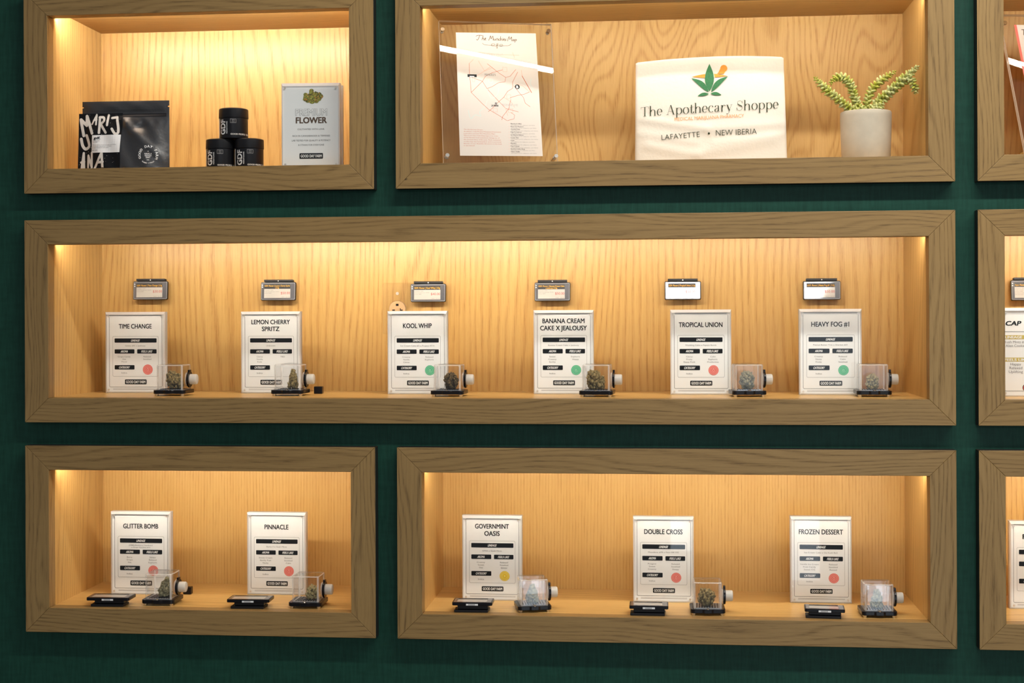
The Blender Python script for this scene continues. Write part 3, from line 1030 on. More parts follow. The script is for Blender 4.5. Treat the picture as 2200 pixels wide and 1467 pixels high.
def make_bud(name, seed, mat, height, width, shape, loc, label, rotz=0.0, lean=0.0):
    """a dried flower bud: a core wrapped in dozens of small pointed calyxes"""
    rnd = random.Random(seed)
    bm = bmesh.new()
    n = 70
    for k in range(n):
        f = (k + 0.5) / n
        z = f * height
        if shape == 'cone':
            rr = width / 2 * (1.0 - f) ** 0.75 * (0.65 + 0.35 * min(1, f * 6))
        elif shape == 'round':
            rr = width / 2 * math.sqrt(max(0.03, 1 - (2 * f - 1) ** 2))
        else:                                   # lumpy, heavier below
            rr = width / 2 * (math.sqrt(max(0.05, 1 - (2 * f - 0.75) ** 2 / 1.6)) if f < 0.95 else 0.3)
        a = k * 2.39996 + rnd.uniform(-0.4, 0.4)
        rr *= rnd.uniform(0.72, 1.05)
        s = rnd.uniform(0.085, 0.15) * min(height, width)
        M = (Matrix.Translation((rr * cos(a) * 0.82 + lean * z, rr * sin(a) * 0.82, max(z, s * 0.9))) @
             Matrix.Rotation(a, 4, 'Z') @ Matrix.Rotation(R(rnd.uniform(15, 60)), 4, 'Y') @
             Matrix.Diagonal((s * rnd.uniform(0.8, 1.1), s * rnd.uniform(0.7, 1.0), s * rnd.uniform(1.0, 1.5), 1)))
        bmesh.ops.create_icosphere(bm, subdivisions=2, radius=1.0, matrix=M)
    zs_ = height * 0.5
    M = Matrix.Translation((lean * zs_, 0, zs_)) @ Matrix.Diagonal((width * 0.33, width * 0.33, height * 0.42, 1))
    bmesh.ops.create_icosphere(bm, subdivisions=2, radius=1.0, matrix=M)
    for v in bm.verts:
        q = v.co * 900
        d = 0.0007 * (sin(q.x * 0.9 + q.z) + sin(q.y * 1.3 - q.z * 0.7) + sin(q.z * 1.7 + q.x * 0.4))
        v.co += v.co.normalized() * d
        v.co.z = max(v.co.z, 0.0)
    me = bpy.data.meshes.new(name)
    bm.to_mesh(me)
    bm.free()
    me.materials.append(mat)
    me.polygons.foreach_set('use_smooth', [True] * len(me.polygons))
    o = bpy.data.objects.new(name, me)
    COL.objects.link(o)
    o.location = loc
    o.rotation_euler = (0, 0, rotz)
    return tag(o, label, 'bud', 'dried buds inside the clear cubes')


CUBE = None
CUBES = [  # front face left / right, bottom, shelf, turn, where, bud: material, height, width, shape, dx, lean
    (334, 394, 851, Z_MID, 0, 'in front of the leftmost middle-niche sign', BUD_OLIVE, 0.036, 0.037, 'lump', 0.004, -0.2),
    (588, 646, 851, Z_MID, 0, 'in front of the second sign, middle niche', BUD_OLIVE, 0.041, 0.029, 'cone', 0.006, 0.0),
    (929.5, 992, 852.5, Z_MID, -1, 'in front of the sign by the power outlet', BUD_DARK, 0.034, 0.036, 'round', 0.004, 0.0),
    (1249, 1312, 853, Z_MID, -3, 'in front of the fourth middle-niche sign', BUD_OLIVE, 0.038, 0.040, 'lump', 0.0, 0.25),
    (1579.5, 1640.5, 853, Z_MID, 5, 'in front of the fifth middle-niche sign', BUD_GREY, 0.036, 0.036, 'round', 0.0, 0.0),
    (1845.5, 1911, 853, Z_MID, -1, 'in front of the rightmost middle-niche sign', BUD_PALE, 0.031, 0.028, 'lump', 0.0, 0.0),
    (310, 369.5, 1302, Z_LOW, 0, 'by the left sign of the bottom left niche', BUD_GREY, 0.042, 0.036, 'cone', 0.003, 0.45),
    (624.5, 687, 1308, Z_LOW, 0, 'by the right sign of the bottom left niche', BUD_PALE, 0.028, 0.028, 'lump', 0.008, 0.0),
    (1118, 1179, 1316, Z_LOW, 13, 'beside the sign with the yellow seal', BUD_GREY, 0.036, 0.036, 'cone', 0.0, 0.0),
    (1490, 1552, 1323, Z_LOW, 1, 'beside the middle sign of the wide bottom niche', BUD_OLIVE, 0.033, 0.042, 'round', -0.002, 0.0),
    (1858, 1921, 1328, Z_LOW, 1, 'beside the rightmost sign of the wide bottom niche', BUD_GREY, 0.036, 0.034, 'cone', 0.0, 0.0),
]
CUBE_POS = []
for k, (l, r_, bt, zz, turn, where, bmat, bh, bw, shp, dx, ln) in enumerate(CUBES):
    q = on_level((l + r_) / 2, bt, zz)
    yf = q.y + 0.0065
    xc = at((l + r_) / 2, bt, yf).x
    if CUBE is None:
        CUBE = make_cube()
        c = CUBE
    else:
        c = copy_tree(CUBE)
    rz = R(turn)
    c.location = (xc - sin(rz) * 0.031, yf + cos(rz) * 0.031, zz)
    c.rotation_euler = (0, 0, rz)
    c['label'] = 'clear display cube on black base ' + where
    c['group'] = 'clear display cubes on the shelves'
    CUBE_POS.append(c.location.copy())
    make_bud('flower_bud', 20 + k, bmat, bh, bw, shp, (c.location.x + dx, c.location.y, zz + 0.0157),
             'dried bud in the cube ' + where, k * 0.9, ln)

# small black blocks lying behind two of the cubes
for l, r_, bt, zz, where in ((674, 692, 846, Z_MID, 'small black block behind the second cube of the middle niche'),
                             (393, 410, 1277, Z_LOW, 'small black block behind the leftmost cube of the bottom left niche')):
    q = on_level((l + r_) / 2, bt, zz)
    w = (at(r_, bt, q.y) - at(l, bt, q.y)).x
    m_ = MB()
    m_.box(-w / 2, w / 2, 0, 0.016, 0, 0.017)
    o = bevel(m_.build('black_block', BLACK, loc=(q.x, q.y, zz)), 0.0015, 2)
    tag(o, where, 'block', 'small black blocks behind the cubes')


# ------------------------------------------------------------------ electronic shelf labels
def make_label(t, w, h, head, lines, price, code):
    """a label housing facing -y, centred on its own origin, with bracket behind and a printed screen"""
    d = 0.008
    m_ = MB()
    m_.prism(rounded(-w / 2, w / 2, -h / 2, h / 2, 0.0032), 0, d, 'y')
    hs_ = bevel(m_.build('housing', BLACK, t), 0.0012, 2)
    pr = Print()
    pr.border(-w / 2 + 0.0011, w / 2 - 0.0011, -h / 2 + 0.0011, h / 2 - 0.0011, 0.0026, 0.0016, LABEL_RIM, 1)
    pr.rrect(-w / 2 + 0.0026, w / 2 - 0.0026, -h / 2 + 0.0026, h / 2 - 0.0026, 0.0016, SCREEN_DARK, 1)
    sx0, sx1 = -w / 2 + w * 0.098, w / 2 - w * 0.150
    sz0, sz1 = -h / 2 + h * 0.125, h / 2 - h * 0.125
    pr.rect(sx0, sx1, sz0, sz1, SCREEN, 2)
    split = sz1 - (sz1 - sz0) * (0.28 if len(head) == 1 else 0.33)
    pr.rect(sx0, sx1, split, sz1, SCREEN_BLACK, 3)
    sw = sx1 - sx0
    if len(head) == 1:
        pr.text(head[0], (sx0 + sx1) / 2, split + 0.0025, 0.0040, SCREEN_AMBER, 4, width=sw * 0.97, bold=0.02)
    else:
        pr.text(head[0], (sx0 + sx1) / 2, split + 0.0058, 0.0033, SCREEN_AMBER, 4, width=sw * 0.97, bold=0.02)
        pr.text(head[1], (sx0 + sx1) / 2, split + 0.0012, 0.0033, SCREEN_AMBER, 4, squeeze=0.9, bold=0.02)
    for k, s in enumerate(lines):
        pr.text(s, sx0 + 0.001, split - 0.0042 - 0.0036 * k, 0.0019, GREY_INK, 4, align='l', squeeze=1.15)
    if price:
        pr.text(price, sx1 - 0.0008, split - 0.0128, 0.0056, SCREEN_RED, 4, align='r', width=sw * 0.35)
    if code:
        pr.text(code, sx1 - 0.0008, sz0 + 0.0012, 0.0019, GREY_INK, 4, align='r', squeeze=1.2)
    for k in range(2):
        pr.disc(-w / 2 + w * 0.045, h / 2 - h * (0.16 + 0.11 * k), 0.0014, WHITE_INK, 2, 10)
    pr.build('screen', hs_)


def wall_label(lab, l, r_, tp, bt, head, lines, price, code, pitch=4.4):
    yb = 0.292
    c = at((l + r_) / 2, (tp + bt) / 2, yb)
    w = (at(r_, bt, yb) - at(l, bt, yb)).x
    h = at(l, tp, yb).z - at(l, bt, yb).z
    t = thing('shelf_label', lab, 'electronic label', (c.x, c.y, c.z), 0, 'electronic labels on the back of the middle niche')
    t.rotation_euler = (-R(pitch), 0, 0)
    make_label(t, w, h / cos(R(pitch)), head, lines, price, code)
    m_ = MB()
    m_.box(-w * 0.41, w * 0.41, -0.001, 0.0068, h / 2 + 0.0012, h / 2 + 0.0060)
    m_.box(-w * 0.41, w * 0.41, 0.008, 0.0135, -h * 0.40, h / 2 + 0.0060)
    m_.box(-w * 0.30, w * 0.30, 0.0135, 0.0185, -h * 0.46, h * 0.30)
    m_.box(-0.0012, 0.0012, -0.0012, -0.0002, h / 2 + 0.0014, h / 2 + 0.0040, 1)
    m_.build('bracket', [BLACK_MATTE, WHITE_INK], t)
    return t


LIM = ['Terpenes: 1.20%', 'Total Cannabinoids: 30.05%', 'Caryo: 0.80%']
wall_label('electronic label reading $30.00, leftmost on the back panel', 286, 360, 604, 643.5, ['GDF: Flower | Time Change | 3.5g'], LIM, '$30.00', '7.0041 / 20.10%')
wall_label('electronic label reading $50.00, second from left above the two-line sign', 560.3, 635, 606, 645, ['GDF: Flower | Lemon Cherry Spritz', '| 3.5g'], LIM, '$50.00', '7.0041 / 20.10%')
wall_label('electronic label reading $40.00, overlapping the power outlet plate', 882.2, 957.5, 609.6, 648.3, ['GDF: Flower | Kool Whip | 3.5g'], LIM, '$40.00', '7.0041 / 20.10%')
wall_label('electronic label reading $50.00, fourth from left on the back panel', 1148.3, 1225, 606.6, 646.3, ['GDF: Flower | Banana Cream Cake', 'x Jealousy | 3.5g'], LIM, '$50.00', '7.0041 / 20.10%')
wall_label('shiny electronic label with white glare, fifth from left on the back panel', 1428, 1506, 604, 643.7, ['GDF: Flower | Tropical Union | 3.5g'], LIM, '$50.00', '7.0041 / 20.10%')
wall_label('shiny electronic label above the rightmost sign of the middle niche', 1725.3, 1806, 603.3, 643.7, ['GDF: Flower | Heavy Fog #1 | 3.5g'], LIM, '$50.00', '7.0041 / 20.10%')
wall_label('electronic label cut by the right picture edge in the middle right niche', 2172, 2252, 601.5, 645, ['Ayo: Flower | Cap Junky | 3.5g'], LIM + ['Limonene: 0.44%', 'Myrcene: 0.31%'], None, None, 6.0)

LYING = [
    (185.5, 276, 1287, 1303, 'black electronic label lying face up at the far left of the bottom left niche', 2.0),
    (487, 577.5, 1291, 1307.5, 'black electronic label lying face up before the right sign of the bottom left niche', 2.0),
    (971, 1057, 1297.5, 1315.5, 'black electronic label lying face up before the sign with the yellow seal', 1.0),
    (1352, 1436, 1305, 1322.5, 'black electronic label lying face up in the middle of the wide bottom niche', 0.0),
    (1729, 1815.5, 1312, 1328.5, 'black electronic label lying face up, rightmost on the bottom shelf', -4.0),
]
for l, r_, slab, bt, lab, rz in LYING:
    q = on_level((l + r_) / 2, bt, Z_LOW)
    y = q.y - 0.006
    w = (at(r_, slab, y) - at(l, slab, y)).x
    zs_ = at(l, slab, y).z - Z_LOW
    t = thing('shelf_label', lab, 'electronic label', (at((l + r_) / 2, slab, y).x, y, Z_LOW), R(rz), 'electronic labels lying on the bottom shelves')
    D = 0.052
    m_ = MB()
    m_.prism(rounded(-w / 2, w / 2, 0, D, 0.004), zs_ - 0.003, zs_ + 0.004, 'z')
    hs_ = bevel(m_.build('housing', BLACK, t), 0.0010, 2)
    pr = Print()
    pr.rrect(-w / 2 + 0.003, w / 2 - 0.003, 0.003, D - 0.003, 0.002, SCREEN_DARK, 1)
    pr.rect(-w / 2 + 0.010, w / 2 - 0.013, 0.007, D - 0.007, SCREEN, 2)
    pr.rect(-w / 2 + 0.010, w / 2 - 0.013, D - 0.018, D - 0.007, SCREEN_BLACK, 3)
    pr.build('screen', hs_, lambda x, yy, hh, z=zs_: (x, yy, z + 0.004 + hh))
    m_ = MB()
    m_.prism([(-0.033, 0.010), (0.034, 0.010), (0.034, 0.046), (-0.033, 0.046)], 0.006, zs_ - 0.003, 'z')
    m_.prism([(-0.040, 0.004), (0.034, 0.004), (0.036, 0.040), (-0.040, 0.040)], 0.0, 0.0055, 'z')
    bevel(m_.build('mount', BLACK_MATTE, t), 0.001, 2)
    pr = Print()
    pr.rect(-0.013, 0.013, zs_ - 0.0026, zs_ + 0.0012, WHITE_INK, 1)
    for k in range(14):
        pr.rect(-0.008 + k * 0.00105, -0.008 + k * 0.00105 + (0.0004 if k % 3 else 0.0007), zs_ - 0.0022, zs_ + 0.0008, GREY_INK, 2)
    pr.build('barcode_sticker', hs_)

# ------------------------------------------------------------------ power outlet behind a clear plate
c = at(854.5, 662, Y_BACK - 0.002)
t = thing('power_outlet', 'oak-coloured round power outlet with clear rectangular cover plate on the back panel', 'power outlet', (c.x, Y_BACK, c.z))
K = (CAM.y * -1 + Y_BACK) / FPX
m_ = MB()
m_.prism([(-32.5 * K, -56 * K), (32.5 * K, -56 * K), (32.5 * K, 55 * K), (-32.5 * K, 55 * K)], -0.006, 0.0, 'y')
bevel(m_.build('cover_plate', ACRYLIC_MAP, t), 0.002, 2)
OUTLET = plain('outlet_tan', (0.55, 0.36, 0.18), 0.4)
m_ = MB()
zc = -2.0 * K
m_.lathe([(17.5 * K, -0.0085), (18.5 * K, -0.0075), (18.5 * K, -0.001)], 40, 'y', (0, 0, zc))
rcp_ = m_.build('receptacle', OUTLET, t, smooth=True)
pr = Print()
pr.rect(-3 * K, 3 * K, zc + 7 * K, zc + 11.5 * K, INK, 1)
pr.rect(-11 * K, -5 * K, zc - 3.5 * K, zc - 1 * K, INK, 1)
pr.rect(6 * K, 12 * K, zc - 3.5 * K, zc - 1.2 * K, INK, 1)
pr.rect(6 * K, 7.6 * K, zc - 3.5 * K, zc + 2.0 * K, INK, 1)
pr.build('slots', rcp_, lambda x, z, hh: (x, -0.0086 - hh, z))
m_ = MB()
m_.lathe([(3.4 * K, -0.0075), (3.4 * K, -0.0058)], 16, 'y', (0, 0, 32 * K))
m_.build('screw', MAGNET, t, smooth=True)

# ------------------------------------------------------------------ pouch, top left niche
yb = 0.088
pc = at(270.5, 362, yb)
KP = (yb - CAM.y) / FPX / 6.668              # metres per unit of the enlargement the pouch was measured in
t = thing('pouch', 'black resealable stand-up pouch with hand-lettered MARIJUANA sticker', 'pouch', (pc.x, yb, Z_TOP))
z_lip = at(270.5, 362, yb).z - Z_TOP         # height at which the frame hides the pouch
PX = lambda a: (a - 803) * KP
PZ = lambda a: z_lip + (1340 - a) * KP
PW0, PW1, PH = PX(140), PX(1470), PZ(343)
PWH = (PW1 - PW0) / 2
rnd = random.Random(3)


def pouch_depth(x, z):
    """how far the front film stands forward of the pouch's middle plane"""
    u_ = max(-1, min(1, (x - (PW0 + PW1) / 2) / PWH))
    v_ = max(0, min(1, z / PH))
    side = max(0.0, 1 - abs(u_) ** 4)
    body = 0.026 * (1 - v_ / 0.80) ** 0.7 if v_ < 0.80 else 0.0
    d = (body + 0.0015) * side
    if 0.05 < v_ < 0.78:
        w_ = min(1, (0.78 - v_) / 0.15)
        d += side * w_ * (0.0016 * sin(13 * u_ + 9 * v_) + 0.0060 * math.exp(-((u_ - 0.35 + (v_ - 0.5) * 1.6) / 0.16) ** 2)
                          - 0.0050 * math.exp(-((u_ - 0.30) / 0.18) ** 2 - ((v_ - 0.62) / 0.06) ** 2)
                          + 0.0022 * sin(26 * u_) * math.exp(-((v_ - 0.70) / 0.05) ** 2))
    elif v_ >= 0.86:
        d += side * (0.0012 + 0.0024 * (0.5 + 0.5 * sin(11 * u_ + 2 + 3 * v_)) * (1 - abs(v_ - 0.93) / 0.07)) * (1 if v_ < 0.985 else 0.4)
    return d


NX, NZ = 60, 54
m_ = MB()
vs_ = []
for s in (-1, 1):
    for j in range(NZ + 1):
        for i in range(NX + 1):
            u_, v_ = -1 + 2 * i / NX, j / NZ
            x = (PW0 + PW1) / 2 + PWH * u_
            z = PH * v_
            dd = pouch_depth(x, z) if s < 0 else pouch_depth(x, z) * 0.8
            vs_.append((x, s * dd, z))
fs, st_ = [], (NX + 1) * (NZ + 1)
notch = lambda i, j: (i == 0 or i == NX - 1) and j == 49
for s in (0, 1):
    for j in range(NZ):
        for i in range(NX):
            if notch(i, j):
                continue
            a = s * st_ + j * (NX + 1) + i
            fs.append((a, a + 1, a + NX + 2, a + NX + 1) if s == 0 else (a, a + NX + 1, a + NX + 2, a + 1))
for i in range(NX):
    fs.append((i, i + st_, i + 1 + st_, i + 1))
m_.add(vs_, fs)
film_ = m_.build('film', POUCH, t, smooth='all', fix=False)
# zip line
pr = Print()
pr.grid(PX(765), PX(1425), PZ(578), PZ(532), 40, 3, BLACK_MATTE, 1)
pr.build('zip', film_, lambda x, z, hh: (x, -pouch_depth(x, z) - hh - 0.0006, z))
# printed roundel
pr = Print()
rc, rz_, rr = PX(1195), PZ(1160), 128 * KP


def arc_text(s, cx, cz, r, a0, a1, cap, mat, flip=False):
    n = len(s)
    for k, ch in enumerate(s):
        if ch == ' ':
            continue
        a = R(a0 + (a1 - a0) * (k + 0.5) / n)
        pr.text(ch, cx + r * cos(a), cz + r * sin(a), cap, mat, 2, bold=0.04, rot=a - pi / 2 if not flip else a + pi / 2)


arc_text('GOOD DAY FARM', rc, rz_, rr * 0.86, 208, -32, 36 * KP, WHITE_INK)
arc_text('PLANTS + PILLS', rc, rz_, rr * 1.02, 228, 312, 18 * KP, WHITE_INK, True)
for s, zz_, cp in (('LA', 1112, 15), ('HAVE A', 1153, 22), ('GOOD', 1180, 22), ('DAY', 1207, 22), ('USA', 1240, 14)):
    pr.text(s, rc, PZ(zz_), cp * KP, WHITE_INK, 2, bold=0.03)
pr.build('roundel_print', film_, lambda x, z, hh: (x, -pouch_depth(x, z) - hh - 0.0008, z))


# sticker: a card stuck on the lower left, overhanging the left edge
def sticker_y(x, z):
    return -max(pouch_depth(max(x, PX(215)), z), 0.002) - 0.0016


stk = Print()
SX0, SX1, SZ1 = PX(97), PX(768), PZ(522)
stk.grid(SX0, SX1, PZ(560), SZ1 - 0.0, 24, 2, INK, 0)
stk.grid(SX0, SX1, 0.004, PZ(560), 24, 24, INK, 0)
LW = 47 * KP


def letter(paths, w=LW):
    for p in paths:
        if len(p) == 2:
            p = [(p[0][0] + (p[1][0] - p[0][0]) * k / 6, p[0][1] + (p[1][1] - p[0][1]) * k / 6) for k in range(7)]
        stk.stroke([(PX(a), PZ(b_)) for a, b_ in p], w, CREAM_INK, 2, smooth=6)


letter([[(178, 850), (130, 610)], [(130, 610), (225, 700)], [(225, 700), (222, 560)], [(222, 560), (318, 820)]], LW * 0.95)      # M
letter([[(310, 680), (372, 540)], [(372, 540), (372, 690)], [(330, 625), (376, 618)]], LW * 0.55)                                 # A
letter([[(425, 815), (425, 580)], [(420, 580), (480, 585), (490, 640), (425, 690)], [(440, 680), (530, 815)]], LW * 0.8)          # R
letter([[(556, 550), (548, 705)]], LW * 0.7)                                                                                     # I
letter([[(615, 595), (690, 585)], [(690, 585), (725, 800), (680, 835), (625, 760)]], LW * 0.8)                                   # J
letter([[(140, 900), (165, 1000), (215, 1050), (275, 1000), (225, 850)]], LW * 0.95)                                              # U
letter([[(150, 1420), (185, 1110)], [(185, 1110), (200, 1420)], [(150, 1250), (195, 1240)]], LW * 0.75)                           # A
letter([[(272, 1420), (265, 1150)], [(265, 1150), (335, 1330)], [(335, 1400), (325, 1110)]], LW * 0.75)                           # N
letter([[(390, 1340), (490, 1120)], [(490, 1120), (525, 1400)], [(430, 1260), (515, 1255)]], LW * 0.8)                            # A
for k in range(90):
    stk.disc(rnd.uniform(SX0 + 0.002, SX1 - 0.002), rnd.uniform(PZ(1330), PZ(540)), rnd.uniform(1.2, 4.0) * KP, CREAM_INK, 1, 7)
stk.grid(PX(322), PX(768), PZ(1115), PZ(850), 12, 8, WHITE_INK, 3)
stk.text('gdf.', PX(352), PZ(912), 40 * KP, INK, 4, width=102 * KP, bold=0.03, align='l', shear=0.12)
stk.text('CANNABIS', PX(344), PZ(944), 13 * KP, GREY_INK, 4, width=105 * KP, align='l')
stk.text('FLOWER', PX(344), PZ(964), 13 * KP, GREY_INK, 4, width=74 * KP, align='l')
for k, (s, ww) in enumerate((('This product must be kept out of the', 372), ('the product, the grower and place', 300), ('lineage printed on this pack.', 255))):
    stk.text(s, PX(336), PZ(1004 + 21 * k), 13 * KP, GREY_INK, 4, width=ww * KP, align='l')
stk.text('NET 3.5G', PX(334), PZ(1084), 13 * KP, INK, 4, width=88 * KP, align='l')
stk.build('sticker', t, lambda x, z, hh: (x, sticker_y(x, z) - hh, z), lift=0.0003)

# ------------------------------------------------------------------ three black jars
yj = 0.050
JR = (at(524, 290, yj) - at(462, 290, yj)).x / 2
KJ = (yj - CAM.y) / FPX


def make_jar():
    t = thing('jar', '', 'jar', (0, 0, 0))
    H = 67.5 * KJ
    lid = 21.5 * KJ
    m_ = MB()
    m_.lathe([(JR * 0.90, 0), (JR * 0.955, 0.001), (JR * 0.965, 0.003), (JR * 0.965, H - lid - 0.001), (JR * 0.93, H - lid), (JR * 0.93, H - lid + 0.002)], 48)
    body_ = m_.build('body', JAR, t, smooth=True)
    m_ = MB()
    m_.lathe([(JR * 0.99, H - lid), (JR * 1.0, H - lid + 0.001), (JR * 0.985, H - 0.002), (JR * 0.95, H - 0.0006), (JR * 0.90, H)], 48)
    m_.build('lid', BLACK_MATTE, t, smooth=True)
    pr = Print()
    Rr = JR * 0.968
    u_ = KJ / 6.11          # 6.11x enlargement; top jar centre x = 570, bottom z = 800
    cx, bz = 574, 802

    def wrap(px):           # horizontal enlargement position -> angle round the jar
        return math.asin(max(-0.999, min(0.999, (px - cx) * u_ / Rr)))
    A0 = lambda px: wrap(px) * Rr
    Zz = lambda pz: (bz - pz) * u_
    pr.grid(A0(389), A0(413), Zz(792), Zz(528), 3, 1, WHITE_INK, 1)
    pr.text('GDF', A0(512), Zz(752), A0(512) - A0(441), WHITE_INK, 2, width=205 * u_, bold=0.03, align='l', rot=pi / 2)
    pr.text('PREMIUM FLOWER', A0(545), Zz(740), A0(545) - A0(529), WHITE_INK, 2, width=165 * u_, bold=0.02, align='l', rot=pi / 2)
    pr.border(A0(583), A0(659), Zz(598), Zz(544), 3 * u_, 3 * u_, PALE_INK, 2)
    pr.text('3.5', (A0(583) + A0(659)) / 2, Zz(573), 22 * u_, PALE_INK, 2)
    pr.text('GRAMS', (A0(583) + A0(659)) / 2, Zz(590), 9 * u_, PALE_INK, 2)
    pr.text('GOOD PEOPLE', A0(588), Zz(758), 21 * u_, CREAM_INK, 2, width=A0(752) - A0(588), bold=0.03, align='l')
    pr.text('GOOD FLOWER', A0(758), Zz(758), 21 * u_, CREAM_INK, 2, width=0.030, bold=0.03, align='l')
    pr.build('label_print', body_, lambda x, z, hh: ((Rr + hh) * sin(x / Rr), -(Rr + hh) * cos(x / Rr), z))
    return t, H


JPROTO, JH = make_jar()
for k, (px, lev, lab, rz) in enumerate(((464.5, 0, 'bottom left black jar of the stack of three', 0), (526.5, 0, 'bottom right black jar of the stack of three', 5), (493, 1, 'top black jar resting on two others', 0))):
    j = JPROTO if k == 0 else copy_tree(JPROTO)
    j.location = (at(px, 330, yj).x, yj + JR, Z_TOP + lev * (JH + 0.0003))
    j.rotation_euler = (0, 0, R(rz))
    j['label'], j['group'] = lab, 'black jars in the top left niche'

# ------------------------------------------------------------------ leaning map panel
def bolted_panel(label, base, yaw, lean, roll, wid, hei, bolts):
    t = thing('map_panel', label, 'map panel', base, 0, 'clear bolted panels leaning in the top niches')
    t.rotation_euler = (Matrix.Rotation(yaw, 3, 'Z') @ Matrix.Rotation(-lean, 3, 'X') @ Matrix.Rotation(-roll, 3, 'Y')).to_euler()
    hw = wid / 2
    for nm, y0 in (('front_sheet', 0.0), ('back_sheet', 0.0052)):
        m_ = MB()
        m_.add([(-hw, y0, 0.002), (hw, y0, 0.002), (hw, y0, hei), (-hw, y0, hei)], [(0, 1, 2, 3)], 0)
        m_.add([(-hw, y0, 0.002), (hw, y0, 0.002), (hw, y0, hei), (-hw, y0, hei), (-hw, y0 + 0.004, 0.002), (hw, y0 + 0.004, 0.002), (hw, y0 + 0.004, hei), (-hw, y0 + 0.004, hei)],
               [(0, 4, 5, 1), (1, 5, 6, 2), (2, 6, 7, 3), (3, 7, 4, 0)], 1)
        m_.build(nm, [ACRYLIC_MAP, SHEET_EDGE], t, fix=False)
    for sx, z in bolts:
        m_ = MB()
        m_.lathe([(0.0044, -0.003), (0.0048, -0.002), (0.0048, 0.0), (0.003, 0.0), (0.003, 0.012), (0.0044, 0.012), (0.0044, 0.0135 if z > 0.2 else 0.034)], 20, 'y', (sx, 0, z))
        m_.build('bolt', STEEL, t, smooth=True)
    return t


SHEET_EDGE = frosted('sheet_edge', (0.88, 0.84, 0.78), 0.6)
t = bolted_panel('clear acrylic panel with bolts holding a printed map, leaning in the top middle niche', Vector((1.0604, 0.1313, Z_TOP)),
                 0.29085, 0.19052, 0.0022, 0.2624, 0.3490, ((-0.1235, 0.3270), (0.1240, 0.3315), (-0.1226, 0.0285), (0.1270, 0.0305)))
pr = Print()
KM = 0.1905 / 644.0        # 3.667x enlargement units across the paper
QX = lambda a, b_: (a - (829 + 0.0445 * (b_ - 250))) * (0.1868 + 0.0034 * (b_ - 250) / 970) / (632 + 0.0196 * (b_ - 250)) + 0.0011 + 0.001 * (b_ - 250) / 970
QZ = lambda b_: 0.3248 - (b_ - 252) * (0.3248 - 0.0308) / 969
# paper
pr.poly([(-0.0930, 0.0299), (0.0972, 0.0317), (0.0945, 0.3267), (-0.0923, 0.3229)], MAP_PAPER, 0)


def ms(pts, w, mat, smooth=0, layer=1):
    pr.stroke([(QX(a, b_), QZ(b_)) for a, b_ in pts], w * KM, mat, layer, smooth=smooth)


# hand-drawn title, letter by letter (units: the enlargement)
SC = [
    [(672, 282), (690, 276), (722, 276)], [(700, 278), (692, 300), (682, 314), (674, 308)],                                        # T
    [(718, 312), (728, 276), (722, 300), (732, 296), (732, 312), (740, 308)],                                                   # h
    [(740, 306), (750, 298), (744, 296), (740, 308), (750, 312)],                                                               # e
    [(772, 314), (786, 276), (790, 302), (804, 278), (806, 312)],                                                               # M
    [(812, 298), (812, 310), (822, 308), (824, 298), (824, 311)], [(832, 312), (834, 298), (843, 298), (843, 312)],               # u n
    [(858, 299), (850, 302), (850, 311), (860, 309)], [(866, 280), (864, 312)], [(864, 303), (872, 298), (874, 312)],            # c h
    [(882, 298), (881, 312)], [(882, 290), (882.5, 291)], [(888, 306), (897, 300), (891, 297), (888, 308), (898, 311)],           # i e
    [(908, 298), (902, 303), (908, 308), (901, 312)],                                                                            # s
    [(920, 314), (932, 278), (938, 302), (952, 280), (954, 313)],                                                               # M
    [(970, 300), (961, 303), (961, 312), (970, 309), (971, 299), (972, 312)], [(980, 299), (978, 324)], [(979, 301), (990, 299), (990, 309), (979, 311)],   # a p
]
for s in SC:
    ms(s, 4.2, BROWN_INK, 4)
ms([(722, 338), (740, 350), (790, 352), (820, 350), (815, 340), (795, 342), (795, 356), (830, 356), (846, 342), (836, 338), (834, 372), (840, 372), (838, 346), (850, 356), (878, 356), (880, 344), (860, 344), (860, 354), (900, 352), (930, 350), (948, 338)], 3.0, BROWN_INK, 4)
roads = [
    [(618, 500), (622, 610), (628, 655), (634, 730)], [(634, 730), (722, 640), (745, 600), (800, 570), (880, 545)], [(640, 612), (722, 640), (760, 700), (850, 795), (905, 850), (1005, 875)],
    [(634, 730), (720, 815), (770, 860), (850, 905), (915, 945)], [(768, 878), (800, 850), (850, 798), (890, 762), (920, 715), (960, 690), (960, 640), (1000, 560)],
    [(690, 480), (740, 560), (800, 530)], [(760, 500), (850, 570), (905, 605), (940, 595), (985, 540)], [(760, 696), (800, 680), (845, 650), (900, 640), (905, 605)],
    [(970, 670), (1010, 720), (1045, 760), (1060, 805), (1098, 832)], [(940, 765), (1000, 745), (1050, 735), (1095, 715)], [(1030, 545), (1035, 590)],
    [(890, 762), (950, 800), (975, 840)], [(945, 780), (930, 850), (880, 915), (875, 940)], [(920, 945), (970, 930), (975, 900), (945, 880)], [(620, 500), (650, 470)],
    [(880, 820), (905, 850), (920, 905)], [(660, 610), (720, 570), (790, 520)], [(980, 650), (1040, 670), (1095, 715)], [(690, 410), (850, 425), (1010, 425)], [(960, 405), (975, 445)],
]
for p in roads:
    ms(p, 3.0, RED_INK if len(p) > 3 else PALE_RED)
ms([(1035, 590), (1110, 720)], 5.0, RED_INK)
for p in ([(610, 870), (630, 935), (665, 905), (710, 915), (700, 880), (740, 840), (760, 790)], [(1110, 610), (1100, 650), (1125, 690)], [(760, 700), (790, 770), (840, 740), (850, 690)], [(770, 620), (800, 620), (800, 645), (775, 645), (770, 620)]):
    ms(p, 3.5, AQUA_INK, 4)
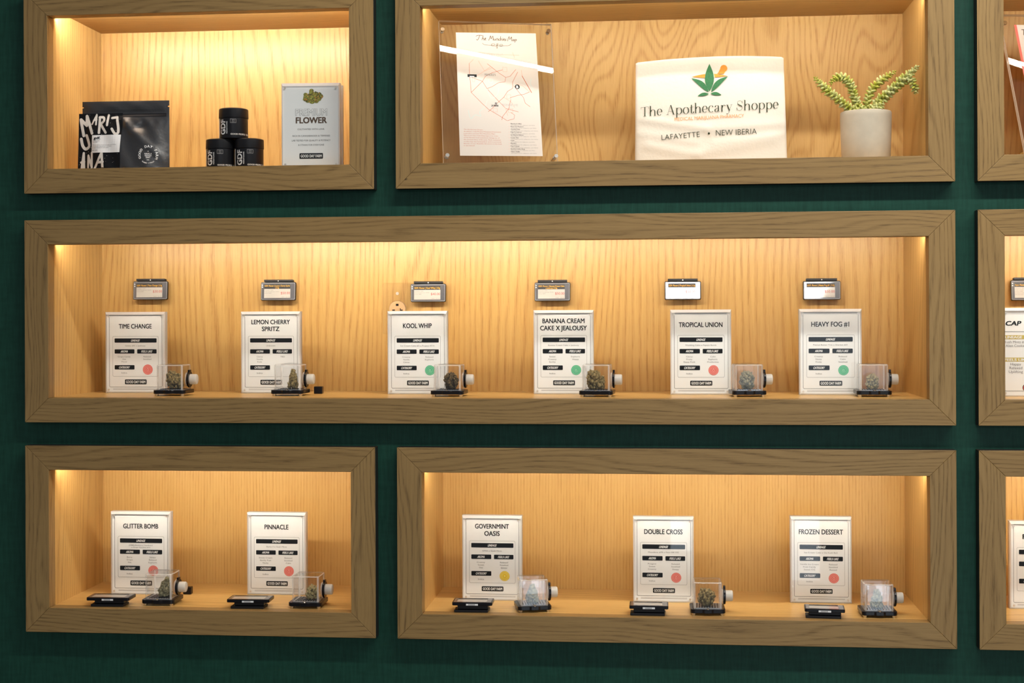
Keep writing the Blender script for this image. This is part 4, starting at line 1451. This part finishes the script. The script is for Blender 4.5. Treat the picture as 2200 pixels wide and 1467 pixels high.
for a, b_, c_, d_ in ((912, 740, 945, 775), (805, 850, 840, 880), (925, 850, 962, 882), (880, 525, 915, 560), (640, 615, 662, 645)):
    pr.border(QX(a, b_), QX(c_, b_), QZ(d_), QZ(b_), 2 * KM, 2 * KM, PALE_RED, 1)
pr.rect(QX(605, 598), QX(677, 598), QZ(609), QZ(587), INK, 2)
pr.rect(QX(622, 602), QX(658, 602), QZ(607), QZ(600), WHITE_INK, 3)
pr.text("MANDEZ'S", QX(783, 592), QZ(595), 17 * KM, GREY_INK, 2, width=86 * KM, bold=0.01)
pr.disc(QX(997, 677), QZ(677), 19 * KM, INK, 3)
pr.text('B', QX(997, 688), QZ(688), 22 * KM, WHITE_INK, 4, bold=0.04)
pr.text('LA MAFIA', QX(820, 836), QZ(836), 15 * KM, INK, 3, width=56 * KM, bold=0.05)
pr.disc(QX(828, 812), QZ(812), 9 * KM, GREY_INK, 2)
pr.text('BONNE VIE', QX(940, 830), QZ(830), 17 * KM, PALE_INK, 2, width=122 * KM)
pr.text('ARTESIAN VILLA', QX(800, 430), QZ(432), 18 * KM, PALE_INK, 2, width=170 * KM)
note = ['The Apothecary Shoppe,', 'Acadiana\'s Only Medical Marijuana Dispensary,', 'is proud to present The Munchies Map!', 'This is our way of showing support to some', 'of our favorite local restaurants during one of',
        'the slowest times of the year. Each restaurant', 'on this map was hand picked, and is a personal', 'favorite of ours. Read the directions on the back', 'to get started!']
for k, s in enumerate(note):
    zz_ = 1024 + 15.6 * k
    pr.text(s, QX(576, zz_), QZ(zz_), 8.5 * KM, RED_INK, 2, width=(150, 290, 242, 265, 276, 288, 290, 294, 84)[k] * KM, align='l', res=1)
names_ = ["Blanchard's BBQ", 'Bonne Vie Macarons', 'Central Pizza', 'Deja Vu Seafood', 'La Pizzeria Bakery', 'Louisa Thai', 'Lucia', "Mandez's", "Pop's Poboys", "Sandra's Little Shop", 'Tibbie Waffle']
for k, s in enumerate(names_):
    zz_ = 972 + 21.9 * k
    pr.text(s, QX(944, zz_), QZ(zz_), 8 * KM, INK, 2, width=(len(s) * 5.6) * KM, align='l', bold=0.02, res=1)
    pr.text('200 Jefferson St, Lafayette, LA 70501', QX(948, zz_ + 11), QZ(zz_ + 11), 7 * KM, GREY_INK, 2, width=(185 + 12 * (k % 3)) * KM, align='l', res=1)
    pr.disc(QX(932, zz_), QZ(zz_ - 3), 2.4 * KM, PALE_RED, 2, 6)
pr.build('map_sheet', t, lambda x, z, hh: (x, 0.0048 - hh, z), lift=0.00006)


# ------------------------------------------------------------------ printed cloth tote
yt = 0.175
KT = (yt - CAM.y) / FPX / 5.642
tc_ = at(1527, 348, yt)
z_lip = at(1527, 343, yt).z - Z_TOP
t = thing('tote_bag', 'cream cloth tote with green leaf logo and shop lettering, propped in the top middle niche', 'tote bag', (tc_.x, yt, Z_TOP))
TX = lambda a: (a - 1055) * KT
TZ = lambda a, b_: z_lip + (1370 - (b_ + 0.018 * (a - 1055))) * KT


def tote_front(x, z):
    u_ = x / (900 * KT)
    v_ = z / (z_lip + 1200 * KT)
    y = -0.018 * max(0, 1 - u_ * u_) ** 0.5 * (0.55 + 0.45 * (1 - v_)) if abs(u_) < 1 else 0
    s = 0.0
    for (a0, b0, a1, b1, amp, wd) in ((250, 890, 1000, 1010, 0.0028, 45), (1000, 1010, 1920, 940, 0.0030, 60), (300, 1210, 900, 1330, 0.0030, 60), (900, 1300, 1800, 1130, 0.0030, 70),
                                      (700, 225, 1200, 195, 0.0012, 18), (200, 1060, 900, 1180, 0.0018, 50), (1100, 1180, 1940, 1060, 0.002, 45)):
        ax_, az_, bx_, bz_ = TX(a0), TZ(a0, b0), TX(a1), TZ(a1, b1)
        L2 = (bx_ - ax_) ** 2 + (bz_ - az_) ** 2
        tt = max(0, min(1, ((x - ax_) * (bx_ - ax_) + (z - az_) * (bz_ - az_)) / L2))
        d2 = (x - ax_ - tt * (bx_ - ax_)) ** 2 + (z - az_ - tt * (bz_ - az_)) ** 2
        s += amp * math.exp(-d2 / (wd * KT) ** 2)
    return y - s


def tote_edge(u_, v_):
    """outline of the cloth: u from -1 to 1 across, v from 0 to 1 up"""
    tops = [(-1.0, 196), (-0.97, 186), (-0.6, 162), (-0.2, 146), (0.1, 139), (0.45, 140), (0.8, 150), (0.97, 157), (1.0, 170)]
    for (a, za), (b_, zb) in zip(tops, tops[1:]):
        if a <= u_ <= b_:
            top = za + (zb - za) * (u_ - a) / (b_ - a)
    bot_l, top_l, bot_r, top_r = 148, 162, 1962, 1922
    xl, xr = bot_l + (top_l - bot_l) * v_, bot_r + (top_r - bot_r) * v_
    xx = (xl + xr) / 2 + (xr - xl) / 2 * u_
    ztop = TZ(xx, top) + 0.018 * (xx - 1055) * KT
    return TX(xx), ztop * v_


NX, NZ = 64, 44
m_ = MB()
vs_ = []
for s in (0, 1):
    for j in range(NZ + 1):
        for i in range(NX + 1):
            x, z = tote_edge(-1 + 2 * i / NX, j / NZ)
            vs_.append((x, tote_front(x, z) if s == 0 else tote_front(x, z) * 0.2 + 0.014, z))
fs, st_ = [], (NX + 1) * (NZ + 1)
for j in range(NZ):
    for i in range(NX):
        a = j * (NX + 1) + i
        fs.append((a, a + 1, a + NX + 2, a + NX + 1))
        a += st_
        fs.append((a, a + NX + 1, a + NX + 2, a + 1))
ring_ = [j * (NX + 1) for j in range(NZ + 1)] + [NZ * (NX + 1) + i for i in range(1, NX + 1)] + [j * (NX + 1) + NX for j in range(NZ - 1, -1, -1)] + [i for i in range(NX - 1, 0, -1)]
for a, b_ in zip(ring_, ring_[1:] + ring_[:1]):
    fs.append((a, b_, b_ + st_, a + st_))
m_.add(vs_, fs)
cloth_ = m_.build('cloth', CANVAS, t, smooth='all')

pr = Print()
TP = lambda a, b_: (TX(a), TZ(a, b_) + 0.018 * (a - 1055) * KT)


def leaf(x0, y0, x1, y1, wd, bend=0.0):
    n = 14
    L_, R_ = [], []
    dx, dy = x1 - x0, y1 - y0
    ln_ = math.hypot(dx, dy)
    nx, ny = -dy / ln_, dx / ln_
    for k in range(n + 1):
        f = k / n
        w_ = wd / 2 * sin(pi * f ** 0.9)
        bx_, by_ = x0 + dx * f + nx * bend * sin(pi * f), y0 + dy * f + ny * bend * sin(pi * f)
        L_.append((bx_ + nx * w_, by_ + ny * w_))
        R_.append((bx_ - nx * w_, by_ - ny * w_))
    n1 = len(L_)
    v = [TP(*p) for p in L_ + R_]
    pr.items.append((v, [(n1 + i, n1 + i + 1, i + 1, i) for i in range(n)], pr._m(TOTE_GREEN), 3))


def orange(pts):
    pr.poly([TP(*p) for p in pts], TOTE_ORANGE, 1)


n_ = 10
orange([(830 + 435 * k / n_, 381 - 34 * sin(pi * k / n_)) for k in range(n_ + 1)] + [(1265 - 435 * k / n_, 375 + 18 * sin(pi * k / n_) + 6 * k / n_) for k in range(1, n_)])
orange([(1130, 352), (1150, 330), (1172, 285), (1235, 318), (1212, 352)])
x_, z_ = TP(1212, 287)
pr.disc(x_, z_, 42 * KT, TOTE_ORANGE, 1)
v0 = [TP(*p) for p in [(985, 400), (1000, 340), (1092, 340), (1105, 400)]]
pr.poly(v0[::-1], CANVAS, 2)
leaf(1040, 560, 1042, 228, 108)
leaf(1030, 570, 826, 398, 62, 22)
leaf(1060, 570, 1260, 385, 62, -22)
leaf(1034, 590, 900, 614, 40, 8)
leaf(1052, 588, 1184, 606, 40, -8)

pr.build('leaf_logo', cloth_, lambda x, z, hh: (x, tote_front(x, z) - 0.0011 - hh, z))
pr = Print()
# serif lettering drawn stroke by stroke: thick uprights, hairline curves
GL = {}


def arcp(cx, cy, rx, ry, a0, a1, n=14):
    return [(cx + rx * cos(R(a0 + (a1 - a0) * k / n)), cy + ry * sin(R(a0 + (a1 - a0) * k / n))) for k in range(n + 1)]


ST_, HA = 0.082, 0.020


def ser(x, y, w=0.085):
    return ('h', [(x - w, y), (x + w, y)])


GL['T'] = (0.64, [('s', [(0.32, 0), (0.32, 0.70)]), ('h', [(0.03, 0.69), (0.61, 0.69)]), ('h', [(0.03, 0.69), (0.03, 0.55)]), ('h', [(0.61, 0.69), (0.61, 0.55)]), ser(0.32, 0.008, 0.12)])
GL['h'] = (0.58, [('s', [(0.11, 0), (0.11, 0.74)]), ser(0.11, 0.008), ('h', [(0.02, 0.735), (0.11, 0.735)]), ('c', [(0.13, 0.30)] + arcp(0.30, 0.30, 0.15, 0.155, 150, 0) + [(0.45, 0.0)]), ser(0.45, 0.008)])
GL['e'] = (0.47, [('c', [(0.075, 0.25), (0.40, 0.25)] + arcp(0.235, 0.245, 0.17, 0.235, 0, 310))])
GL['A'] = (0.70, [('h', [(0.10, 0), (0.35, 0.72)]), ('s', [(0.35, 0.70), (0.58, 0)]), ('h', [(0.19, 0.24), (0.50, 0.24)]), ser(0.10, 0.008, 0.09), ser(0.59, 0.008, 0.10)])
GL['p'] = (0.56, [('s', [(0.12, -0.24), (0.12, 0.46)]), ser(0.12, -0.235), ('h', [(0.02, 0.455), (0.12, 0.455)]), ('c', [(0.13, 0.34)] + arcp(0.29, 0.235, 0.20, 0.235, 140, -140) + [(0.13, 0.12)])])
GL['o'] = (0.53, [('c', arcp(0.265, 0.235, 0.20, 0.24, 0, 360, 24))])
GL['t'] = (0.36, [('s', [(0.15, 0.62), (0.15, 0.10)]), ('h', [(0.03, 0.455), (0.31, 0.455)]), ('c', [(0.15, 0.12), (0.16, 0.03), (0.22, 0.0), (0.29, 0.03), (0.32, 0.12)])])
GL['c'] = (0.46, [('c', arcp(0.25, 0.235, 0.185, 0.24, 48, 315)), ('d', (0.37, 0.38, 0.035))])
GL['a'] = (0.49, [('s', [(0.34, 0.34), (0.34, 0.04)]), ('c', [(0.09, 0.36), (0.13, 0.44), (0.22, 0.465), (0.31, 0.44), (0.34, 0.34)]), ('d', (0.10, 0.36, 0.035)), ('c', [(0.34, 0.27), (0.20, 0.24), (0.09, 0.17), (0.09, 0.06), (0.17, 0.0), (0.28, 0.05), (0.34, 0.12)]), ('h', [(0.34, 0.04), (0.40, 0.0), (0.46, 0.04)])])
GL['r'] = (0.42, [('s', [(0.12, 0), (0.12, 0.46)]), ser(0.12, 0.008), ('h', [(0.02, 0.455), (0.12, 0.455)]), ('c', [(0.14, 0.27), (0.20, 0.42), (0.29, 0.46), (0.35, 0.43)]), ('d', (0.345, 0.41, 0.04))])
GL['y'] = (0.51, [('s', [(0.10, 0.46), (0.28, 0.03)]), ('h', [(0.42, 0.46), (0.25, -0.04), (0.17, -0.20), (0.09, -0.22)]), ('d', (0.085, -0.19, 0.038)), ser(0.10, 0.455, 0.09), ser(0.42, 0.455, 0.075)])
GL['S'] = (0.56, [('c', [(0.45, 0.52), (0.43, 0.62), (0.35, 0.695), (0.24, 0.70), (0.13, 0.65), (0.10, 0.55), (0.15, 0.45), (0.28, 0.38), (0.41, 0.31), (0.46, 0.20), (0.42, 0.07), (0.29, 0.0), (0.18, 0.01), (0.09, 0.09), (0.06, 0.22)]), ('h', [(0.46, 0.70), (0.46, 0.50)]), ('h', [(0.055, 0.0), (0.055, 0.22)])])
GL[' '] = (0.27, [])


def serif_line(s, x0, z0, x1, rot, sc):
    wtot = sum(GL[c][0] for c in s)
    kx = (x1 - x0) / wtot
    pen = 0.0

    def P_(p):
        px, py = (pen + p[0]) * kx, p[1] * sc
        return (x0 + px, z0 + py + px * tan(rot))
    for c in s:
        for kind, d in GL[c][1]:
            if kind == 'd':
                q = P_((d[0], d[1]))
                pr.disc(q[0], q[1], d[2] * kx, TOTE_DARK, 4, 12)
                continue
            pts = d
            if kind == 'c':
                pts = smooth_path(d, 3) if len(d) < 20 else d
                ws = []
                for i in range(len(pts)):
                    a, b_ = pts[max(0, i - 1)], pts[min(len(pts) - 1, i + 1)]
                    dx, dy = b_[0] - a[0], b_[1] - a[1]
                    v = abs(dy) / (math.hypot(dx, dy) or 1)
                    if c == 'S':
                        v = 1 - v if dx * dy < 0 or 4 < i < len(pts) - 6 else 0.15
                        v = 0.9 if 0.2 < pts[i][1] < 0.56 and abs(pts[i][0] - 0.28) < 0.16 else 0.12
                    ws.append((HA + (ST_ - HA) * v ** 1.6) * kx)
            else:
                ws = [(ST_ if kind == 's' else HA) * kx] * len(pts)
            pr.stroke([P_(p) for p in pts], ws, TOTE_DARK, 4, caps=False)
        pen += GL[c][0]


x0_, z0_ = TP(220, 846)
x1_, z1_ = TP(1862, 776)
serif_line('The Apothecary Shoppe', x0_, z0_, x1_, math.atan2(z1_ - z0_, x1_ - x0_), 165 * KT)
pr.build('shop_lettering', cloth_, lambda x, z, hh: (x, tote_front(x, z) - 0.0011 - hh, z))
pr = Print()
for s, a0, b0, a1, b1, cap, mat_ in (('MEDICAL MARIJUANA PHARMACY', 625, 908, 1450, 878, 40, TOTE_ORANGE), ('LAFAYETTE', 470, 1135, 925, 1104, 62, TOTE_DARK), ('NEW IBERIA', 1115, 1094, 1598, 1080, 64, TOTE_DARK)):
    if s == 'LAFAYETTE':
        pr.build('tagline', cloth_, lambda x, z, hh: (x, tote_front(x, z) - 0.0011 - hh, z))
        pr = Print()
    x0_, z0_ = TP(a0, b0)
    x1_, z1_ = TP(a1, b1)
    pr.text(s, x0_, z0_, cap * KT, mat_, 4, width=x1_ - x0_, align='l', rot=math.atan2(z1_ - z0_, x1_ - x0_), bold=-0.008)
x_, z_ = TP(1031, 1067)
pr.disc(x_, z_, 13 * KT, TOTE_DARK, 4, 16)
pr.build('town_lettering', cloth_, lambda x, z, hh: (x, tote_front(x, z) - 0.0011 - hh, z))

# ------------------------------------------------------------------ succulent in a clay pot
yp = 0.115
pcx = at(1860.5, 334, yp)
PR = (at(1916, 300, yp) - at(1805.5, 300, yp)).x / 2 * 1.0
ptop = at(1860, 241, yp).z - Z_TOP
t = thing('potted_succulent', 'trailing green succulent in a pale clay pot at the right of the top middle niche', 'potted plant', (pcx.x, yp, Z_TOP))
m_ = MB()
m_.lathe([(PR * 0.90, 0.0), (PR * 0.945, 0.003), (PR * 0.98, ptop * 0.5), (PR * 1.0, ptop * 0.9), (PR * 0.995, ptop - 0.002), (PR * 0.97, ptop), (PR * 0.93, ptop - 0.001), (PR * 0.92, ptop - 0.02)], 64)
pot_ = m_.build('pot', CONCRETE, t, smooth='all')
m_ = MB()
m_.lathe([(PR * 0.925, ptop - 0.016), (PR * 0.5, ptop - 0.010), (0.002, ptop - 0.008)], 32, cap=False)
m_.build('soil', SOIL, pot_, smooth=True)
BR = [  # picture positions along each stem, depth offsets, leaf size
    ([(1842, 245, 0), (1824, 232, -.012), (1795, 209, -.022), (1770, 187, -.024), (1751, 167, -.02)], 1.0),
    ([(1848, 246, .01), (1842, 225, .006), (1833, 200, .0), (1825, 178, -.004), (1811, 166, -.010), (1796, 166, -.018), (1785, 178, -.024)], 1.0),
    ([(1864, 246, .01), (1862, 225, .015), (1874, 192, .02), (1896, 171, .026), (1923, 154, .03)], 0.95),
    ([(1872, 247, -.01), (1885, 222, -.022), (1914, 196, -.038), (1941, 171, -.05), (1960, 154, -.056), (1972, 142, -.06)], 1.12),
    ([(1951, 164, -.052), (1958, 171, -.058), (1964, 185, -.06), (1968, 201, -.06)], 0.85),
    ([(1866, 249, -.03), (1880, 236, -.036), (1898, 222, -.04)], 1.0),
    ([(1850, 249, -.02), (1852, 238, -.024), (1856, 229, -.026)], 0.95),
    ([(1848, 246, -.015), (1840, 236, -.02), (1833, 231, -.022)], 0.85),
]
rnd = random.Random(9)
for pts, sc_ in BR:
    P3 = [at(a, b_, yp + dy) - Vector((pcx.x, yp, Z_TOP)) for a, b_, dy in pts]
    path = []
    Q = [P3[0]] + P3 + [P3[-1]]
    for i in range(1, len(Q) - 2):
        p0, p1, p2, p3 = Q[i - 1:i + 3]
        for k in range(20):
            tt = k / 20
            path.append(0.5 * (2 * p1 + (p2 - p0) * tt + (2 * p0 - 5 * p1 + 4 * p2 - p3) * tt * tt + (3 * p1 - p0 - 3 * p2 + p3) * tt ** 3))
    path.append(P3[-1])
    cum = [0.0]
    for a, b_ in zip(path, path[1:]):
        cum.append(cum[-1] + (b_ - a).length)
    bm = bmesh.new()
    step = 0.0019
    nl = int(cum[-1] / step)
    for k in range(nl + 1):
        s = cum[-1] * k / max(1, nl)
        i = max(0, min(len(path) - 2, next((q for q in range(len(cum) - 1) if cum[q + 1] >= s), len(path) - 2)))
        pos = path[i].lerp(path[i + 1], (s - cum[i]) / max(1e-6, cum[i + 1] - cum[i]))
        tan_ = (path[min(len(path) - 1, i + 2)] - path[max(0, i - 1)]).normalized()
        side = tan_.cross(Vector((0, 1, 0.2))).normalized()
        other = tan_.cross(side).normalized()
        a = k * 2.39996
        out = side * cos(a) + other * sin(a)
        taper = sc_ * (1.0 if s < cum[-1] * 0.72 else 1.0 - 0.55 * (s - cum[-1] * 0.72) / (cum[-1] * 0.28))
        ax = (out * 0.93 + tan_ * 0.38).normalized()
        ly = ax.cross(tan_).normalized()
        lz = ax.cross(ly).normalized()
        ln_, wd, th = 0.0070 * taper * rnd.uniform(0.9, 1.1), 0.0046 * taper, 0.0030 * taper
        M = Matrix.Translation(pos + ax * ln_ * 0.9) @ Matrix((ax, ly, lz)).transposed().to_4x4() @ Matrix.Diagonal((ln_, wd, th, 1))
        bmesh.ops.create_icosphere(bm, subdivisions=2 if k % 1 == 0 else 1, radius=1.0, matrix=M)
    me = bpy.data.meshes.new('leafy_stem')
    bm.to_mesh(me)
    bm.free()
    me.materials.append(LEAF)
    me.polygons.foreach_set('use_smooth', [True] * len(me.polygons))
    o = bpy.data.objects.new('leafy_stem', me)
    COL.objects.link(o)
    o.parent = t

# ------------------------------------------------------------------ leaning panel in the top right niche
t = bolted_panel('clear acrylic panel with a red-edged sheet leaning at the right picture edge, top right niche', Vector((2.32351, 0.1313, Z_TOP)),
                 0.31698, 0.26076, 0.03338, 0.262, 0.3428, ((-0.123, 0.322), (0.123, 0.322), (-0.123, 0.028), (0.123, 0.028)))
pr = Print()
pr.rect(-0.0975, 0.100, 0.035, 0.3205, CORAL, 0)
pr.rect(-0.0915, 0.094, 0.041, 0.3205, MAP_PAPER, 1)
pr.text('T', -0.0845, 0.296, 0.014, BROWN_INK, 2, align='l', shear=0.2)
pr.build('printed_sheet', t, lambda x, z, hgt: (x, 0.0048 - hgt, z), lift=0.00008)
